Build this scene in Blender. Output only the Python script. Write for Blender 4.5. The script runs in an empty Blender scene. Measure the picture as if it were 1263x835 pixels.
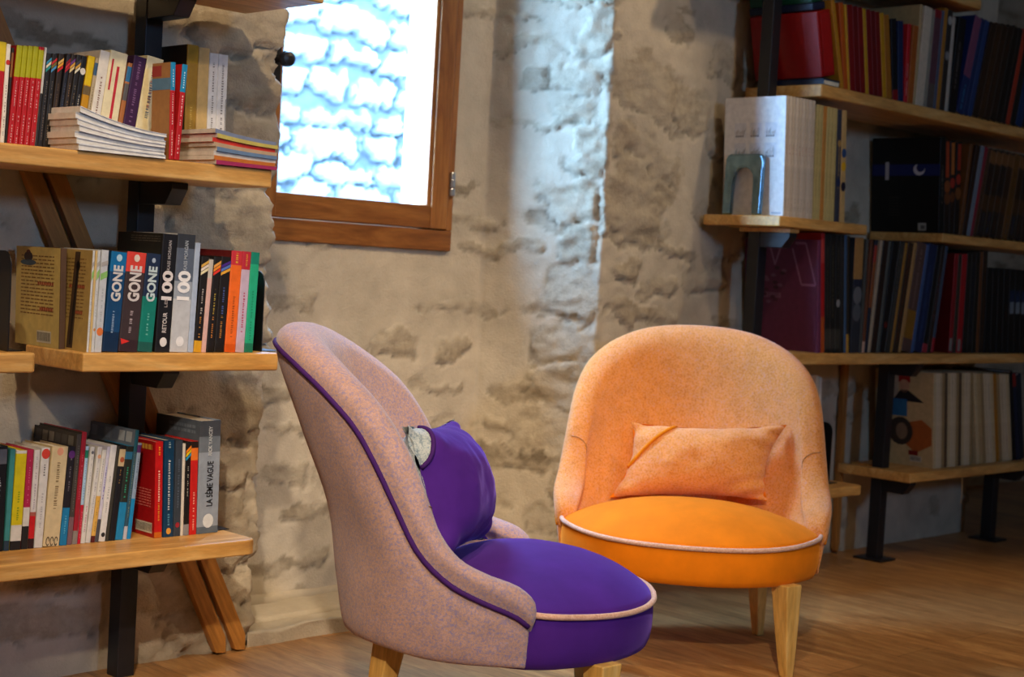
# Reading corner with two armchairs, built object by object (metres; the wall of the bookcases runs along +X).
import bpy, bmesh, math, random
import numpy as np
from mathutils import Vector, Matrix, Euler
random.seed(11)
S = bpy.context.scene
COL = S.collection

# ------------------------------------------------------------------ small helpers
def lin(h):
    h = h.lstrip('#'); v = [int(h[i:i+2], 16)/255 for i in (0, 2, 4)]
    return tuple(((c+.055)/1.055)**2.4 if c > .04045 else c/12.92 for c in v)

class N:
    """short-hand for building a node material"""
    def __init__(s, name):
        s.m = bpy.data.materials.new(name); s.m.use_nodes = True
        s.t = s.m.node_tree; s.b = s.t.nodes['Principled BSDF']
    def n(s, kind, **k):
        x = s.t.nodes.new(kind)
        for a, v in k.items():
            if a in x.inputs.keys(): x.inputs[a].default_value = v
            else: setattr(x, a, v)
        return x
    def l(s, a, ao, b, bi): s.t.links.new(a.outputs[ao], b.inputs[bi])
    def coord(s, kind='Object', scale=(1, 1, 1), rot=(0, 0, 0)):
        c = s.n('ShaderNodeTexCoord'); m = s.n('ShaderNodeMapping')
        m.inputs['Scale'].default_value = scale; m.inputs['Rotation'].default_value = rot
        s.l(c, kind, m, 'Vector'); return m
    def ramp(s, stops):
        r = s.n('ShaderNodeValToRGB'); e = r.color_ramp.elements
        while len(e) < len(stops): e.new(.5)
        for q, (p, c) in zip(e, stops): q.position = p; q.color = (*lin(c), 1) if isinstance(c, str) else (c, c, c, 1)
        return r
    def noise(s, vec, scale, detail=3, rough=.55, dist=0):
        x = s.n('ShaderNodeTexNoise'); x.inputs['Scale'].default_value = scale
        x.inputs['Detail'].default_value = detail; x.inputs['Roughness'].default_value = rough
        x.inputs['Distortion'].default_value = dist
        if vec is not None: s.l(vec, 'Vector', x, 'Vector')
        return x
    def mix(s, fac, a, b, mode='MIX'):
        x = s.n('ShaderNodeMix', data_type='RGBA', blend_type=mode)
        for sock, v in ((0, fac), (6, a), (7, b)):
            if isinstance(v, tuple) and hasattr(v[0], 'outputs'): s.t.links.new(v[0].outputs[v[1]], x.inputs[sock])
            elif isinstance(v, str): x.inputs[sock].default_value = (*lin(v), 1)
            else: x.inputs[sock].default_value = v
        return x
    def bump(s, src, out, strength=.3, dist=.002):
        b = s.n('ShaderNodeBump'); b.inputs['Strength'].default_value = strength; b.inputs['Distance'].default_value = dist
        s.l(src, out, b, 'Height'); s.l(b, 'Normal', s.b, 'Normal')
    def set(s, **k):
        for a, v in k.items(): s.b.inputs[a].default_value = v

_mats = {}
def flat(hexcol, rough=.55, spec=.4, metal=0.):
    """printed card, paper, plastic: one colour with a faint mottling"""
    key = (hexcol, rough, spec, metal)
    if key in _mats: return _mats[key]
    w = N('print_'+hexcol.strip('#')); c = w.coord()
    nz = w.noise(c, 60, 3)
    r = w.ramp([(.3, .86), (.7, 1.06)]); w.l(nz, 'Fac', r, 'Fac')
    mx = w.mix(1., hexcol, (r, 'Color'), 'MULTIPLY')
    w.l(mx, 2, w.b, 'Base Color'); w.set(**{'Roughness': rough, 'Specular IOR Level': spec, 'Metallic': metal})
    _mats[key] = w.m; return w.m

def wood(name, a, b, c, grain_axis='X', scale=1., rough=.42):
    w = N(name)
    sc = {'X': (1.2, 9, 9), 'Y': (9, 1.2, 9), 'Z': (9, 9, 1.2)}[grain_axis]
    m = w.coord('Object', tuple(q*scale for q in sc))
    n1 = w.noise(m, 2.2, 6, .6, 1.6); n2 = w.noise(m, 14, 4, .6)
    r = w.ramp([(.30, a), (.52, b), (.72, c)]); w.l(n1, 'Fac', r, 'Fac')
    r2 = w.ramp([(.35, .82), (.65, 1.05)]); w.l(n2, 'Fac', r2, 'Fac')
    mx = w.mix(1., (r, 'Color'), (r2, 'Color'), 'MULTIPLY')
    w.l(mx, 2, w.b, 'Base Color'); w.set(Roughness=rough); w.set(**{'Specular IOR Level': .4})
    w.bump(n2, 'Fac', .15, .001); return w.m

def link(o, parent=None):
    COL.objects.link(o)
    if parent is not None: o.parent = parent
    return o

class MB:
    """collects faces for ONE mesh object"""
    def __init__(s): s.v = []; s.f = []; s.mi = []; s.mats = []
    def mat(s, m):
        if m not in s.mats: s.mats.append(m)
        return s.mats.index(m)
    def add(s, verts, faces, m, M=None):
        o = len(s.v); i = s.mat(m)
        for p in verts:
            s.v.append(tuple(M @ Vector(p)) if M is not None else tuple(p))
        for f in faces: s.f.append(tuple(q+o for q in f)); s.mi.append(i)
    def box(s, x0, x1, y0, y1, z0, z1, m, M=None):
        v = [(x0,y0,z0),(x1,y0,z0),(x1,y1,z0),(x0,y1,z0),(x0,y0,z1),(x1,y0,z1),(x1,y1,z1),(x0,y1,z1)]
        s.add(v, [(0,3,2,1),(4,5,6,7),(0,1,5,4),(1,2,6,5),(2,3,7,6),(3,0,4,7)], m, M)
    def prism(s, poly, axis, a, b, m, M=None):
        """polygon (p,q) extruded along axis from a to b"""
        def pt(p, t): return {'X': (t, p[0], p[1]), 'Y': (p[0], t, p[1]), 'Z': (p[0], p[1], t)}[axis]
        n = len(poly); v = [pt(p, a) for p in poly]+[pt(p, b) for p in poly]
        f = [tuple(range(n))[::-1], tuple(range(n, 2*n))]+[(i, (i+1) % n, n+(i+1) % n, n+i) for i in range(n)]
        s.add(v, f, m, M)
    def tube(s, pts, r, m, seg=8, closed=False):
        P = [Vector(p) for p in pts]; n = len(P); V = []; F = []
        up = Vector((0, 0, 1))
        for i, p in enumerate(P):
            t = (P[(i+1) % n]-P[i-1]) if closed else (P[min(i+1, n-1)]-P[max(i-1, 0)])
            t.normalize()
            a = t.cross(up)
            if a.length < .05: a = t.cross(Vector((1, 0, 0)))
            a.normalize(); b = a.cross(t)
            rr = r[i] if isinstance(r, (list, tuple)) else r
            for k in range(seg):
                q = 2*math.pi*k/seg; V.append(tuple(p+a*rr*math.cos(q)+b*rr*math.sin(q)))
        for i in range(n if closed else n-1):
            for k in range(seg):
                j = (i+1) % n; F.append((i*seg+k, i*seg+(k+1) % seg, j*seg+(k+1) % seg, j*seg+k))
        if not closed: F += [tuple(range(seg))[::-1], tuple((n-1)*seg+k for k in range(seg))]
        s.add(V, F, m)
    def lathe(s, prof, m, seg=24, M=None):
        V = []; F = []; n = len(prof)
        for r, z in prof:
            for k in range(seg):
                q = 2*math.pi*k/seg; V.append((r*math.cos(q), r*math.sin(q), z))
        for i in range(n-1):
            for k in range(seg): F.append((i*seg+k, i*seg+(k+1) % seg, (i+1)*seg+(k+1) % seg, (i+1)*seg+k))
        F += [tuple(range(seg))[::-1], tuple((n-1)*seg+k for k in range(seg))]
        s.add(V, F, m, M)
    def mesh(s, name, smooth=False):
        me = bpy.data.meshes.new(name); me.from_pydata(s.v, [], s.f)
        for m in s.mats: me.materials.append(m)
        me.polygons.foreach_set('material_index', s.mi)
        if smooth: me.polygons.foreach_set('use_smooth', [True]*len(s.f))
        me.update(); return me
    def obj(s, name, parent=None, smooth=False, bevel=0, seg=2):
        o = link(bpy.data.objects.new(name, s.mesh(name, smooth)), parent)
        if bevel:
            b = o.modifiers.new('edge', 'BEVEL'); b.width = bevel; b.segments = seg; b.limit_method = 'ANGLE'; b.angle_limit = .6
            o.modifiers.new('wn', 'WEIGHTED_NORMAL')
            me = o.data; me.polygons.foreach_set('use_smooth', [True]*len(me.polygons))
        return o

def empty(name, loc=(0, 0, 0), rz=0.):
    o = bpy.data.objects.new(name, None); o.empty_display_size = .05
    o.location = loc; o.rotation_euler = (0, 0, rz); return link(o)
def tag(o, label, cat, group=None, kind=None):
    o['label'] = label; o['category'] = cat
    if group: o['group'] = group
    if kind: o['kind'] = kind
    return o
def structure(o): o['kind'] = 'structure'; return o

# ------------------------------------------------------------------ numpy noise for the masonry
def fbm(x, y, scale, oct=4, seed=0, gain=.5):
    out = np.zeros_like(x); amp = 1.; tot = 0
    for o in range(oct):
        rs = np.random.RandomState(seed+o*17); g = rs.rand(257, 257)
        X = x/scale*(2**o)+37.3*o; Y = y/scale*(2**o)+11.7*o
        xi = np.floor(X).astype(int); yi = np.floor(Y).astype(int)
        fx = X-xi; fy = Y-yi; fx = fx*fx*(3-2*fx); fy = fy*fy*(3-2*fy)
        a = g[xi % 256, yi % 256]; b = g[(xi+1) % 256, yi % 256]; c = g[xi % 256, (yi+1) % 256]; d = g[(xi+1) % 256, (yi+1) % 256]
        out += amp*((a*(1-fx)+b*fx)*(1-fy)+(c*(1-fx)+d*fx)*fy); tot += amp; amp *= gain
    return out/tot*2-1

def stone_field(s, z, stones, seed, soft=.16, dome=.002, deep=.008):
    """height, stone mask, tint and crevice over a grid from a list of stones (s, z, half width, half height, tilt, relief, tint)"""
    h = np.zeros_like(s); mask = np.zeros_like(s); tint = np.full_like(s, .5); crev = np.zeros_like(s)
    wob1 = fbm(s, z, .06, 4, seed+5); wob2 = fbm(s, z, .06, 4, seed+9)
    wob3 = fbm(s, z, .022, 3, seed+51); wob4 = fbm(s*.8, z, .02, 3, seed+57)
    rough = fbm(s*.7, z, .05, 5, seed+21, .6); rough2 = fbm(s*.35, z, .018, 4, seed+33, .6)
    for (cs, cz, a, b, rot, rel, tn) in stones:
        sel = np.abs(s-cs) < a*1.7; sel &= np.abs(z-cz) < b*1.9+.03
        if not sel.any(): continue
        ds = s[sel]-cs+wob1[sel]*.055; dz = z[sel]-cz+wob2[sel]*.036
        u = (ds*math.cos(rot)+dz*math.sin(rot))/a; v = (-ds*math.sin(rot)+dz*math.cos(rot))/b
        u = u+wob3[sel]*.22; v = v+wob4[sel]*.30; r = (np.abs(u)**4.5+np.abs(v)**4.)**(1/4.25)
        m = np.clip((1.06-r)/soft, 0, 1); m = m*m*(3-2*m)
        ring = np.exp(-((r-1.06)/.075)**2)*(.15+.85*np.clip(-v*1.1+.25+wob1[sel]*1.2, 0, 1))
        old = mask[sel]
        h[sel] = h[sel]*(1-m)+m*(rel+rough[sel]*.012+rough2[sel]*.009+(1-np.clip(r, 0, 1)**2)*dome)-ring*deep
        mask[sel] = np.maximum(old, m); tint[sel] = tint[sel]*(1-m)+m*tn
        crev[sel] = np.maximum(crev[sel]*(1-m*.7), ring)
    return h, mask, tint, crev

def random_courses(s0, s1, z0, z1, seed, ch=(.07, .14), cw=(.10, .34), keep=.72, gap=.035, tilt=.10):
    rs = random.Random(seed); out = []; z = z0
    while z < z1:
        c = rs.uniform(*ch); s = s0-rs.uniform(0, .2)
        while s < s1:
            w = rs.uniform(*cw)
            if rs.random() < keep:
                hh = max(.018, (c-gap*rs.uniform(.5, 1.7))/2)
                out.append((s+w/2, z+c/2+rs.uniform(-.012, .012), max(.03, (w-gap*rs.uniform(.6, 1.8))/2), hh*rs.uniform(.7, 1.05), rs.gauss(0, tilt), rs.uniform(-.003, .006), rs.random()))
            s += w
        z += c
    return out

def grid_mesh(name, P, attrs, hole=None):
    """P: (nz, ns, 3) points -> mesh with float attributes; hole: boolean (nz-1, ns-1) faces to leave out"""
    nz, ns = P.shape[:2]
    idx = np.arange(nz*ns).reshape(nz, ns)
    f = np.stack([idx[:-1, :-1], idx[:-1, 1:], idx[1:, 1:], idx[1:, :-1]], -1)
    f = f[~hole] if hole is not None else f.reshape(-1, 4)
    me = bpy.data.meshes.new(name)
    me.vertices.add(nz*ns); me.vertices.foreach_set('co', P.astype(np.float32).ravel())
    me.loops.add(f.size); me.loops.foreach_set('vertex_index', f.astype(np.int32).ravel())
    me.polygons.add(len(f)); me.polygons.foreach_set('loop_start', np.arange(0, f.size, 4, dtype=np.int32))
    me.polygons.foreach_set('use_smooth', np.ones(len(f), bool))
    me.update(calc_edges=True); me.validate()
    for k, a in attrs.items():
        at = me.attributes.new(k, 'FLOAT', 'POINT'); at.data.foreach_set('value', a.astype(np.float32).ravel())
    return me

def wall_material(name, mortar, stoneA, stoneB, stoneC, dark, rough=.9):
    w = N(name); c = w.coord()
    at = {k: w.n('ShaderNodeAttribute', attribute_name=k) for k in ('stone', 'tint', 'crevice')}
    n1 = w.noise(c, 9, 5, .6); n2 = w.noise(c, 55, 5, .65); n3 = w.noise(c, 190, 3, .6)
    rm = w.ramp([(.32, mortar[0]), (.66, mortar[1])]); w.l(n1, 'Fac', rm, 'Fac')
    rs_ = w.ramp([(.05, stoneA), (.5, stoneB), (.95, stoneC)]); w.l(at['tint'], 'Fac', rs_, 'Fac')
    rn = w.ramp([(.28, .74), (.70, 1.10)]); w.l(n2, 'Fac', rn, 'Fac')
    st = w.mix(1., (rs_, 'Color'), (rn, 'Color'), 'MULTIPLY')
    sm = w.n('ShaderNodeMath', operation='MULTIPLY'); w.l(at['stone'], 'Fac', sm, 0)
    rk = w.ramp([(.35, .35), (.6, 1.)]); w.l(n1, 'Fac', rk, 'Fac'); w.l(rk, 'Color', sm, 1)
    a = w.mix((sm, 'Value'), (rm, 'Color'), (st, 2))
    mr = w.n('ShaderNodeMath', operation='MULTIPLY'); w.l(at['crevice'], 'Fac', mr, 0); mr.inputs[1].default_value = .45
    b = w.mix((mr, 'Value'), (a, 2), dark)
    w.l(b, 2, w.b, 'Base Color'); w.set(Roughness=rough); w.set(**{'Specular IOR Level': .15})
    add = w.n('ShaderNodeMath', operation='ADD'); w.l(n2, 'Fac', add, 0); w.l(n3, 'Fac', add, 1)
    w.bump(add, 'Value', .55, .004); return w.m
# ------------------------------------------------------------------ materials
M_SHELF = wood('oak_board', '#bb8440', '#d9a358', '#e8bc76', 'X', 1.)
M_SLAT = wood('slat_wood', '#94602a', '#b87c38', '#c98f48', 'Z', 1.)
M_FRAME = wood('window_wood', '#6e3f1c', '#8d5728', '#a56c36', 'X', 1., .38)
M_FRAMEZ = wood('window_wood_upright', '#7a481f', '#99612d', '#ad743a', 'Z', 1., .38)
M_LEG = wood('beech', '#c49042', '#d8a858', '#e6bd72', 'Z', 1.2, .35)
M_STEEL = flat('#1b1c20', .42, .5)
M_BLACK = flat('#0d0d0f', .4, .5)
M_PAGE = flat('#e2d7bd', .8, .2)
M_PAGEW = flat('#e6e3dc', .8, .2)
def chrome():
    w = N('chrome'); c = w.coord(); n = w.noise(c, 25, 2); r = w.ramp([(.3, '#6f90a6'), (.7, '#8fb0c4')]); w.l(n, 'Fac', r, 'Fac')
    w.l(r, 'Color', w.b, 'Base Color'); w.set(Metallic=1., Roughness=.05); return w.m
M_CHROME = chrome()
def fabric(name, stops, scale=1.):
    w = N(name); m = w.coord('Object', (1, 1, 1))
    n1 = w.noise(m, 120*scale, 4, .7); n2 = w.noise(m, 420*scale, 3, .7); n3 = w.noise(m, 26, 3, .6)
    a = w.n('ShaderNodeMath', operation='MULTIPLY_ADD'); w.l(n1, 'Fac', a, 0); a.inputs[1].default_value = .62
    b = w.n('ShaderNodeMath', operation='MULTIPLY'); w.l(n2, 'Fac', b, 0); b.inputs[1].default_value = .38; w.l(b, 'Value', a, 2)
    r = w.ramp(stops); w.l(a, 'Value', r, 'Fac')
    v = w.ramp([(.35, .93), (.65, 1.05)]); w.l(n3, 'Fac', v, 'Fac')
    mx = w.mix(1., (r, 'Color'), (v, 'Color'), 'MULTIPLY'); w.l(mx, 2, w.b, 'Base Color')
    w.set(Roughness=.95); w.set(**{'Specular IOR Level': .1, 'Sheen Weight': .25, 'Sheen Roughness': .5})
    w.bump(n2, 'Fac', .5, .0015); return w.m
M_HEATHER = fabric('heather_mauve', [(.41, '#8c80a2'), (.46, '#a0868f'), (.51, '#b8937f'), (.555, '#cc9a76'), (.60, '#a398b4')], 1.9)
M_HEATHER2 = fabric('heather_orange', [(.41, '#c87434'), (.46, '#d88538'), (.51, '#e49444'), (.555, '#de9460'), (.61, '#cf8e80')], 1.9)
M_GREY = fabric('heather_grey', [(.38, '#6f7c84'), (.48, '#9aa39f'), (.55, '#c2c2b6'), (.64, '#7d9098')])
def velvet(name, base, tint):
    w = N(name); m = w.coord(); n = w.noise(m, 14, 4, .6); n2 = w.noise(m, 600, 2)
    r = w.ramp([(.3, .88), (.7, 1.08)]); w.l(n, 'Fac', r, 'Fac')
    mx = w.mix(1., base, (r, 'Color'), 'MULTIPLY'); w.l(mx, 2, w.b, 'Base Color')
    w.set(Roughness=.85); w.set(**{'Specular IOR Level': .12, 'Sheen Weight': .6, 'Sheen Roughness': .35, 'Sheen Tint': (*lin(tint), 1)})
    w.bump(n2, 'Fac', .25, .0008); return w.m
M_PURPLE = velvet('purple_velvet', '#4a2078', '#8a70d8')
M_ORANGE = velvet('orange_velvet', '#e67a08', '#ffb050')
M_CORD = fabric('peach_cord', [(.38, '#c48c70'), (.5, '#dca98a'), (.62, '#e8bea2')], 2.)
M_PURCORD = flat('#43205e', .8, .1)
M_ORCORD = flat('#e0800f', .8, .1)
def floor_mat():
    w = N('oak_floor'); c = w.coord('Object', (1, 1, 1), (0, 0, math.pi/2))
    br = w.n('ShaderNodeTexBrick'); w.l(c, 'Vector', br, 'Vector')
    br.inputs['Scale'].default_value = 1.; br.inputs['Brick Width'].default_value = 1.35; br.inputs['Row Height'].default_value = .145
    br.inputs['Mortar Size'].default_value = .0016; br.inputs['Mortar Smooth'].default_value = .2; br.offset = .37
    br.inputs['Color1'].default_value = (.25, .25, .25, 1); br.inputs['Color2'].default_value = (.85, .85, .85, 1); br.inputs['Mortar'].default_value = (0, 0, 0, 1)
    g = w.coord('Object', (7, 1, 1)); n1 = w.noise(g, 3.2, 6, .62, 1.3); n2 = w.noise(g, 22, 4, .6)
    rw = w.ramp([(.28, '#8c5f32'), (.5, '#b3804a'), (.74, '#cf9f60')]); w.l(n1, 'Fac', rw, 'Fac')
    rp = w.ramp([(0., .5), (.25, .80), (.85, 1.08)]); w.l(br, 'Color', rp, 'Fac')
    rg = w.ramp([(.35, .80), (.62, 1.05)]); w.l(n2, 'Fac', rg, 'Fac')
    a = w.mix(1., (rw, 'Color'), (rp, 'Color'), 'MULTIPLY'); b = w.mix(1., (a, 2), (rg, 'Color'), 'MULTIPLY')
    w.l(b, 2, w.b, 'Base Color'); w.set(Roughness=.42); w.set(**{'Specular IOR Level': .4}); w.bump(n2, 'Fac', .12, .001); return w.m
M_FLOOR = floor_mat()
M_WALL = wall_material('lime_rubble_wall', ('#b8ab94', '#cdbfa6'), '#94866f', '#b5a78e', '#a6967c', '#463828')
M_OUT = wall_material('dry_stone_outside', ('#5c6164', '#70757a'), '#8d9194', '#aeb2b4', '#a19e9f', '#2c343a')
def plaster(name, a, b):
    w = N(name); c = w.coord(); n = w.noise(c, 5, 5); r = w.ramp([(.3, a), (.7, b)]); w.l(n, 'Fac', r, 'Fac'); w.l(r, 'Color', w.b, 'Base Color')
    w.set(Roughness=.9); n2 = w.noise(c, 60, 4); w.bump(n2, 'Fac', .3, .003); return w.m
M_PLASTER = plaster('room_plaster', '#b9aa92', '#cabba2')
M_CEIL = plaster('ceiling_boards', '#8a7050', '#a08460')
M_OUTPL = plaster('outside_render', '#c9cccd', '#dcdfe0')
M_GROUND = plaster('outside_ground', '#8b8d88', '#a2a49e')
def glass():
    w = N('window_glass'); o = w.t.nodes['Material Output']
    tr = w.n('ShaderNodeBsdfTransparent'); gl = w.n('ShaderNodeBsdfGlossy'); gl.inputs['Roughness'].default_value = .02
    tr.inputs['Color'].default_value = (.93, .985, 1, 1)
    mx = w.n('ShaderNodeMixShader'); mx.inputs[0].default_value = .05; w.t.links.new(tr.outputs[0], mx.inputs[1]); w.t.links.new(gl.outputs[0], mx.inputs[2])
    w.t.links.new(mx.outputs[0], o.inputs['Surface']); return w.m
M_GLASS = glass()

# ------------------------------------------------------------------ the room
YW, YN = 2.72, 3.00                       # wall face of the bookcases, niche wall with the window
XL, XR = 1.985, 3.055                     # outer corners of the niche
NLX, NRX = 2.055, 2.897                   # inner corners of the niche
ZTOP = 2.7
def build_back_wall():
    path = [(-1.3, YW), (XL, YW), (NLX, YN), (NRX, YN), (XR, YW), (5.09, YW), (5.16, 3.35), (7.6, 3.35)]
    seg = [math.dist(a, b) for a, b in zip(path, path[1:])]; cum = np.concatenate([[0], np.cumsum(seg)])
    total = cum[-1]
    sv = np.concatenate([np.arange(0, 1.6, .06), np.arange(1.6, cum[5]+.5, .0085), np.arange(cum[5]+.5, total+.03, .06)]); sv = np.clip(sv, 0, total)
    zv = np.concatenate([np.arange(-.03, 1.76, .0085), np.arange(1.77, ZTOP+.03, .04)])
    px = np.interp(sv, cum, [p[0] for p in path]); py = np.interp(sv, cum, [p[1] for p in path])
    # normals into the room, eased round the corners
    def nrm(i):
        dx, dy = path[i+1][0]-path[i][0], path[i+1][1]-path[i][1]; l = math.hypot(dx, dy); return (dy/l, -dx/l)
    nx = np.zeros_like(sv); ny = np.zeros_like(sv)
    for k, s in enumerate(sv):
        i = min(int(np.searchsorted(cum, s, 'right')-1), len(seg)-1); n = np.array(nrm(i)); R = .03
        if i < len(seg)-1 and cum[i+1]-s < R: n = n+np.array(nrm(i+1))*(R-(cum[i+1]-s))/R
        if i > 0 and s-cum[i] < R: n = n+np.array(nrm(i-1))*(R-(s-cum[i]))/R
        n = n/np.linalg.norm(n); nx[k], ny[k] = n
    Sg, Zg = np.meshgrid(sv, zv)
    stones = random_courses(0, total, -.05, ZTOP, 5, (.06, .13), (.12, .40), .62, .050, .08)
    # quoins along the niche corners and the large stones one can pick out beside the window light
    c1, c4 = cum[1], cum[4]; rs = random.Random(3)
    stones = [q for q in stones if not (c4-.02 < q[0] < c4+.30 and .55 < q[1] < 1.6) and not (abs(q[0]-c1) < .16)]
    z = 0.
    while z < 1.9:
        hh = rs.uniform(.08, .17); w = rs.uniform(.12, .26)
        stones.append((c1+.015-w/2, z+hh/2, w/2, hh/2-.007, rs.uniform(-.05, .05), rs.uniform(.000, .012), rs.uniform(.45, 1))); z += hh
    z = 0.
    while z < 1.9:
        hh = rs.uniform(.07, .15); w = rs.uniform(.10, .22)
        stones.append((c4-w/2+.005, z+hh/2, w/2, hh/2-.006, rs.uniform(-.06, .06), rs.uniform(-.002, .008), rs.uniform(.3, .8))); z += hh
    for (dx, zz, a, b, r, t) in [(.17, 1.36, .15, .085, -.28, .75), (.33, 1.32, .07, .06, -.4, .55), (.14, 1.04, .12, .105, -.35, .8), (.06, 1.20, .045, .05, 0, .9), (.20, 1.17, .10, .04, -.5, .7),
                                 (.10, .86, .05, .03, 0, .8), (.25, .82, .07, .028, -.1, .6), (.26, .72, .075, .03, 0, .75), (.14, .75, .09, .03, -.2, .95), (.45, .86, .08, .045, .1, .55), (.12, .58, .12, .06, -.1, .6),
                                 (.28, 1.52, .07, .03, -.3, .7), (.50, 1.46, .06, .035, -.5, .6), (.45, 1.24, .05, .03, -.2, .6), (.42, 1.04, .04, .025, 0, .5), (.52, 1.13, .05, .03, -.3, .6)]:
        stones.append((c4+dx, zz, a, b, r, .001, t))
    h, mask, tint, crev = stone_field(Sg, Zg, stones, 40)
    big = fbm(Sg, Zg, .5, 3, 77)*.010; fine = fbm(Sg, Zg, .03, 4, 78)*.0035*(1-mask)
    D = h+big+fine
    D += np.where(np.abs(Sg-cum[1]) < .07, fbm(Sg*.15, Zg, .085, 3, 90)*.022*(1-np.abs(Sg-cum[1])/.07), 0)
    D += np.where(np.abs(Sg-cum[4]) < .06, fbm(Sg*.15, Zg, .10, 3, 91)*.016*(1-np.abs(Sg-cum[4])/.06), 0)
    D = np.where((Sg > cum[2]) & (Sg < cum[3]), D*.75-.004, D)
    P = np.stack([px[None]+nx[None]*D, py[None]+ny[None]*D, Zg], -1)
    cx = (px[:-1]+px[1:])/2; cs = (sv[:-1]+sv[1:])/2; cz = (zv[:-1]+zv[1:])/2
    hole = ((cs > cum[2]+.045) & (cs < cum[3]-.145))[None] & ((cz > .90) & (cz < 1.97))[:, None]
    me = grid_mesh('wall_back', P, {'stone': mask, 'tint': tint, 'crevice': crev}, hole); me.materials.append(M_WALL)
    structure(link(bpy.data.objects.new('wall_back', me)))
build_back_wall()

mb = MB(); mb.box(-1.3, 7.6, -2.4, 3.4, -.06, 0, M_FLOOR); structure(mb.obj('floor'))
mb = MB(); mb.box(-1.35, 7.65, -2.45, 3.45, ZTOP, ZTOP+.08, M_CEIL); structure(mb.obj('ceiling'))
mb = MB(); mb.box(-1.4, -1.3, -2.45, 2.9, 0, ZTOP, M_PLASTER); structure(mb.obj('wall_left'))
mb = MB(); mb.box(7.55, 7.65, -2.45, 3.45, 0, ZTOP, M_PLASTER); structure(mb.obj('wall_right'))
FW = (1.40, 1.96, 1.65, 2.30)                 # window of the wall behind the photographer
mb = MB(); y0, y1 = -2.5, -2.4
mb.box(-1.4, FW[0], y0, y1, 0, ZTOP, M_PLASTER); mb.box(FW[1], 7.65, y0, y1, 0, ZTOP, M_PLASTER)
mb.box(FW[0], FW[1], y0, y1, 0, FW[2], M_PLASTER); mb.box(FW[0], FW[1], y0, y1, FW[3], ZTOP, M_PLASTER); structure(mb.obj('wall_front'))

# stone threshold on the niche floor, with its worn front courses
def threshold():
    xs = np.arange(XL-.01, XR+.02, .009); ts = np.concatenate([np.arange(0, .034, .006), np.arange(.034, .33, .008)])
    Xg, Tg = np.meshgrid(xs, ts)
    Y = np.where(Tg < .034, YW-.004, YW-.004+(Tg-.034)); Z = np.where(Tg < .034, Tg, .034)
    crack = np.exp(-((Y-(YW+.085+fbm(Xg, Tg, .2, 3, 5)*.03))/.011)**2)
    back = np.exp(-((Y-(YW+.245+fbm(Xg, Tg, .25, 3, 8)*.02))/.018)**2)
    n = fbm(Xg, Tg, .12, 4, 6)*.006
    P = np.stack([Xg, Y+np.where(Tg < .034, n, 0), Z+np.where(Tg >= .03, n-crack*.026-back*.02, 0)], -1)
    me = grid_mesh('trim_1', P, {'stone': .5+.5*fbm(Xg, Tg, .2, 3, 9), 'tint': .6+0*Xg, 'crevice': np.clip(crack+back, 0, 1)}); me.materials.append(M_WALL)
    structure(link(bpy.data.objects.new('trim_1', me)))
threshold()

# ------------------------------------------------------------------ window
win = structure(empty('window_1', (2.44, YN, .885)))
def wpart(name, boxes, m, parent=win, bevel=.003):
    b = MB()
    for q in boxes: b.box(*q, m)
    o = b.obj(name, None, bevel=bevel); o.parent = parent; o.matrix_parent_inverse = Matrix.Translation(-Vector(win.location)); return o
wpart('frame_rail', [(2.095, 2.769, 2.994, 3.05, .885, .938), (2.095, 2.769, 2.994, 3.05, 1.95, 2.0)], M_FRAME)
wpart('frame_jamb', [(2.095, 2.125, 2.994, 3.05, .938, 1.95), (2.749, 2.769, 2.994, 3.05, .938, 1.95)], M_FRAMEZ)
wpart('sash_rail', [(2.128, 2.690, 2.992, 3.04, .941, 1.000), (2.128, 2.690, 2.992, 3.04, 1.88, 1.947)], M_FRAME)
wpart('sash_stile', [(2.128, 2.198, 2.990, 3.04, .941, 1.947), (2.690, 2.746, 2.990, 3.04, .941, 1.947)], M_FRAMEZ)
wpart('glazing_bead', [(2.678, 2.690, 2.996, 3.02, 1.000, 1.88), (2.198, 2.204, 2.996, 3.02, 1.0, 1.88)], M_FRAMEZ, bevel=.002)
wpart('glass_pane', [(2.198, 2.690, 3.006, 3.010, .998, 1.885)], M_GLASS, bevel=0)
b = MB()
for z0 in (1.03, 1.052, 1.072): b.lathe([(.007, 0), (.0075, .002), (.0075, .017), (.007, .019)], flat('#b9bcc0', .3, .5, .8), 12, Matrix.Translation((2.757, 2.988, z0)))
for z0 in (1.78, 1.80): b.lathe([(.007, 0), (.0075, .002), (.0075, .017), (.007, .019)], flat('#b9bcc0', .3, .5, .8), 12, Matrix.Translation((2.757, 2.988, z0)))
o = b.obj('hinge', None); o.parent = win; o.matrix_parent_inverse = Matrix.Translation(-Vector(win.location))
b = MB(); rx = Matrix.Translation((2.172, 2.990, 1.305)) @ Matrix.Rotation(math.pi/2, 4, 'X')
b.lathe([(.017, 0), (.017, .004), (.014, .007), (.008, .010), (.007, .030), (.012, .036), (.0185, .043), (.0195, .052), (.016, .060), (.006, .063)], M_BLACK, 24, rx)
b.box(2.160, 2.184, 2.980, 2.990, 1.255, 1.355, M_BLACK)
o = b.obj('window_knob', None, smooth=False); o.parent = win; o.matrix_parent_inverse = Matrix.Translation(-Vector(win.location))

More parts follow.
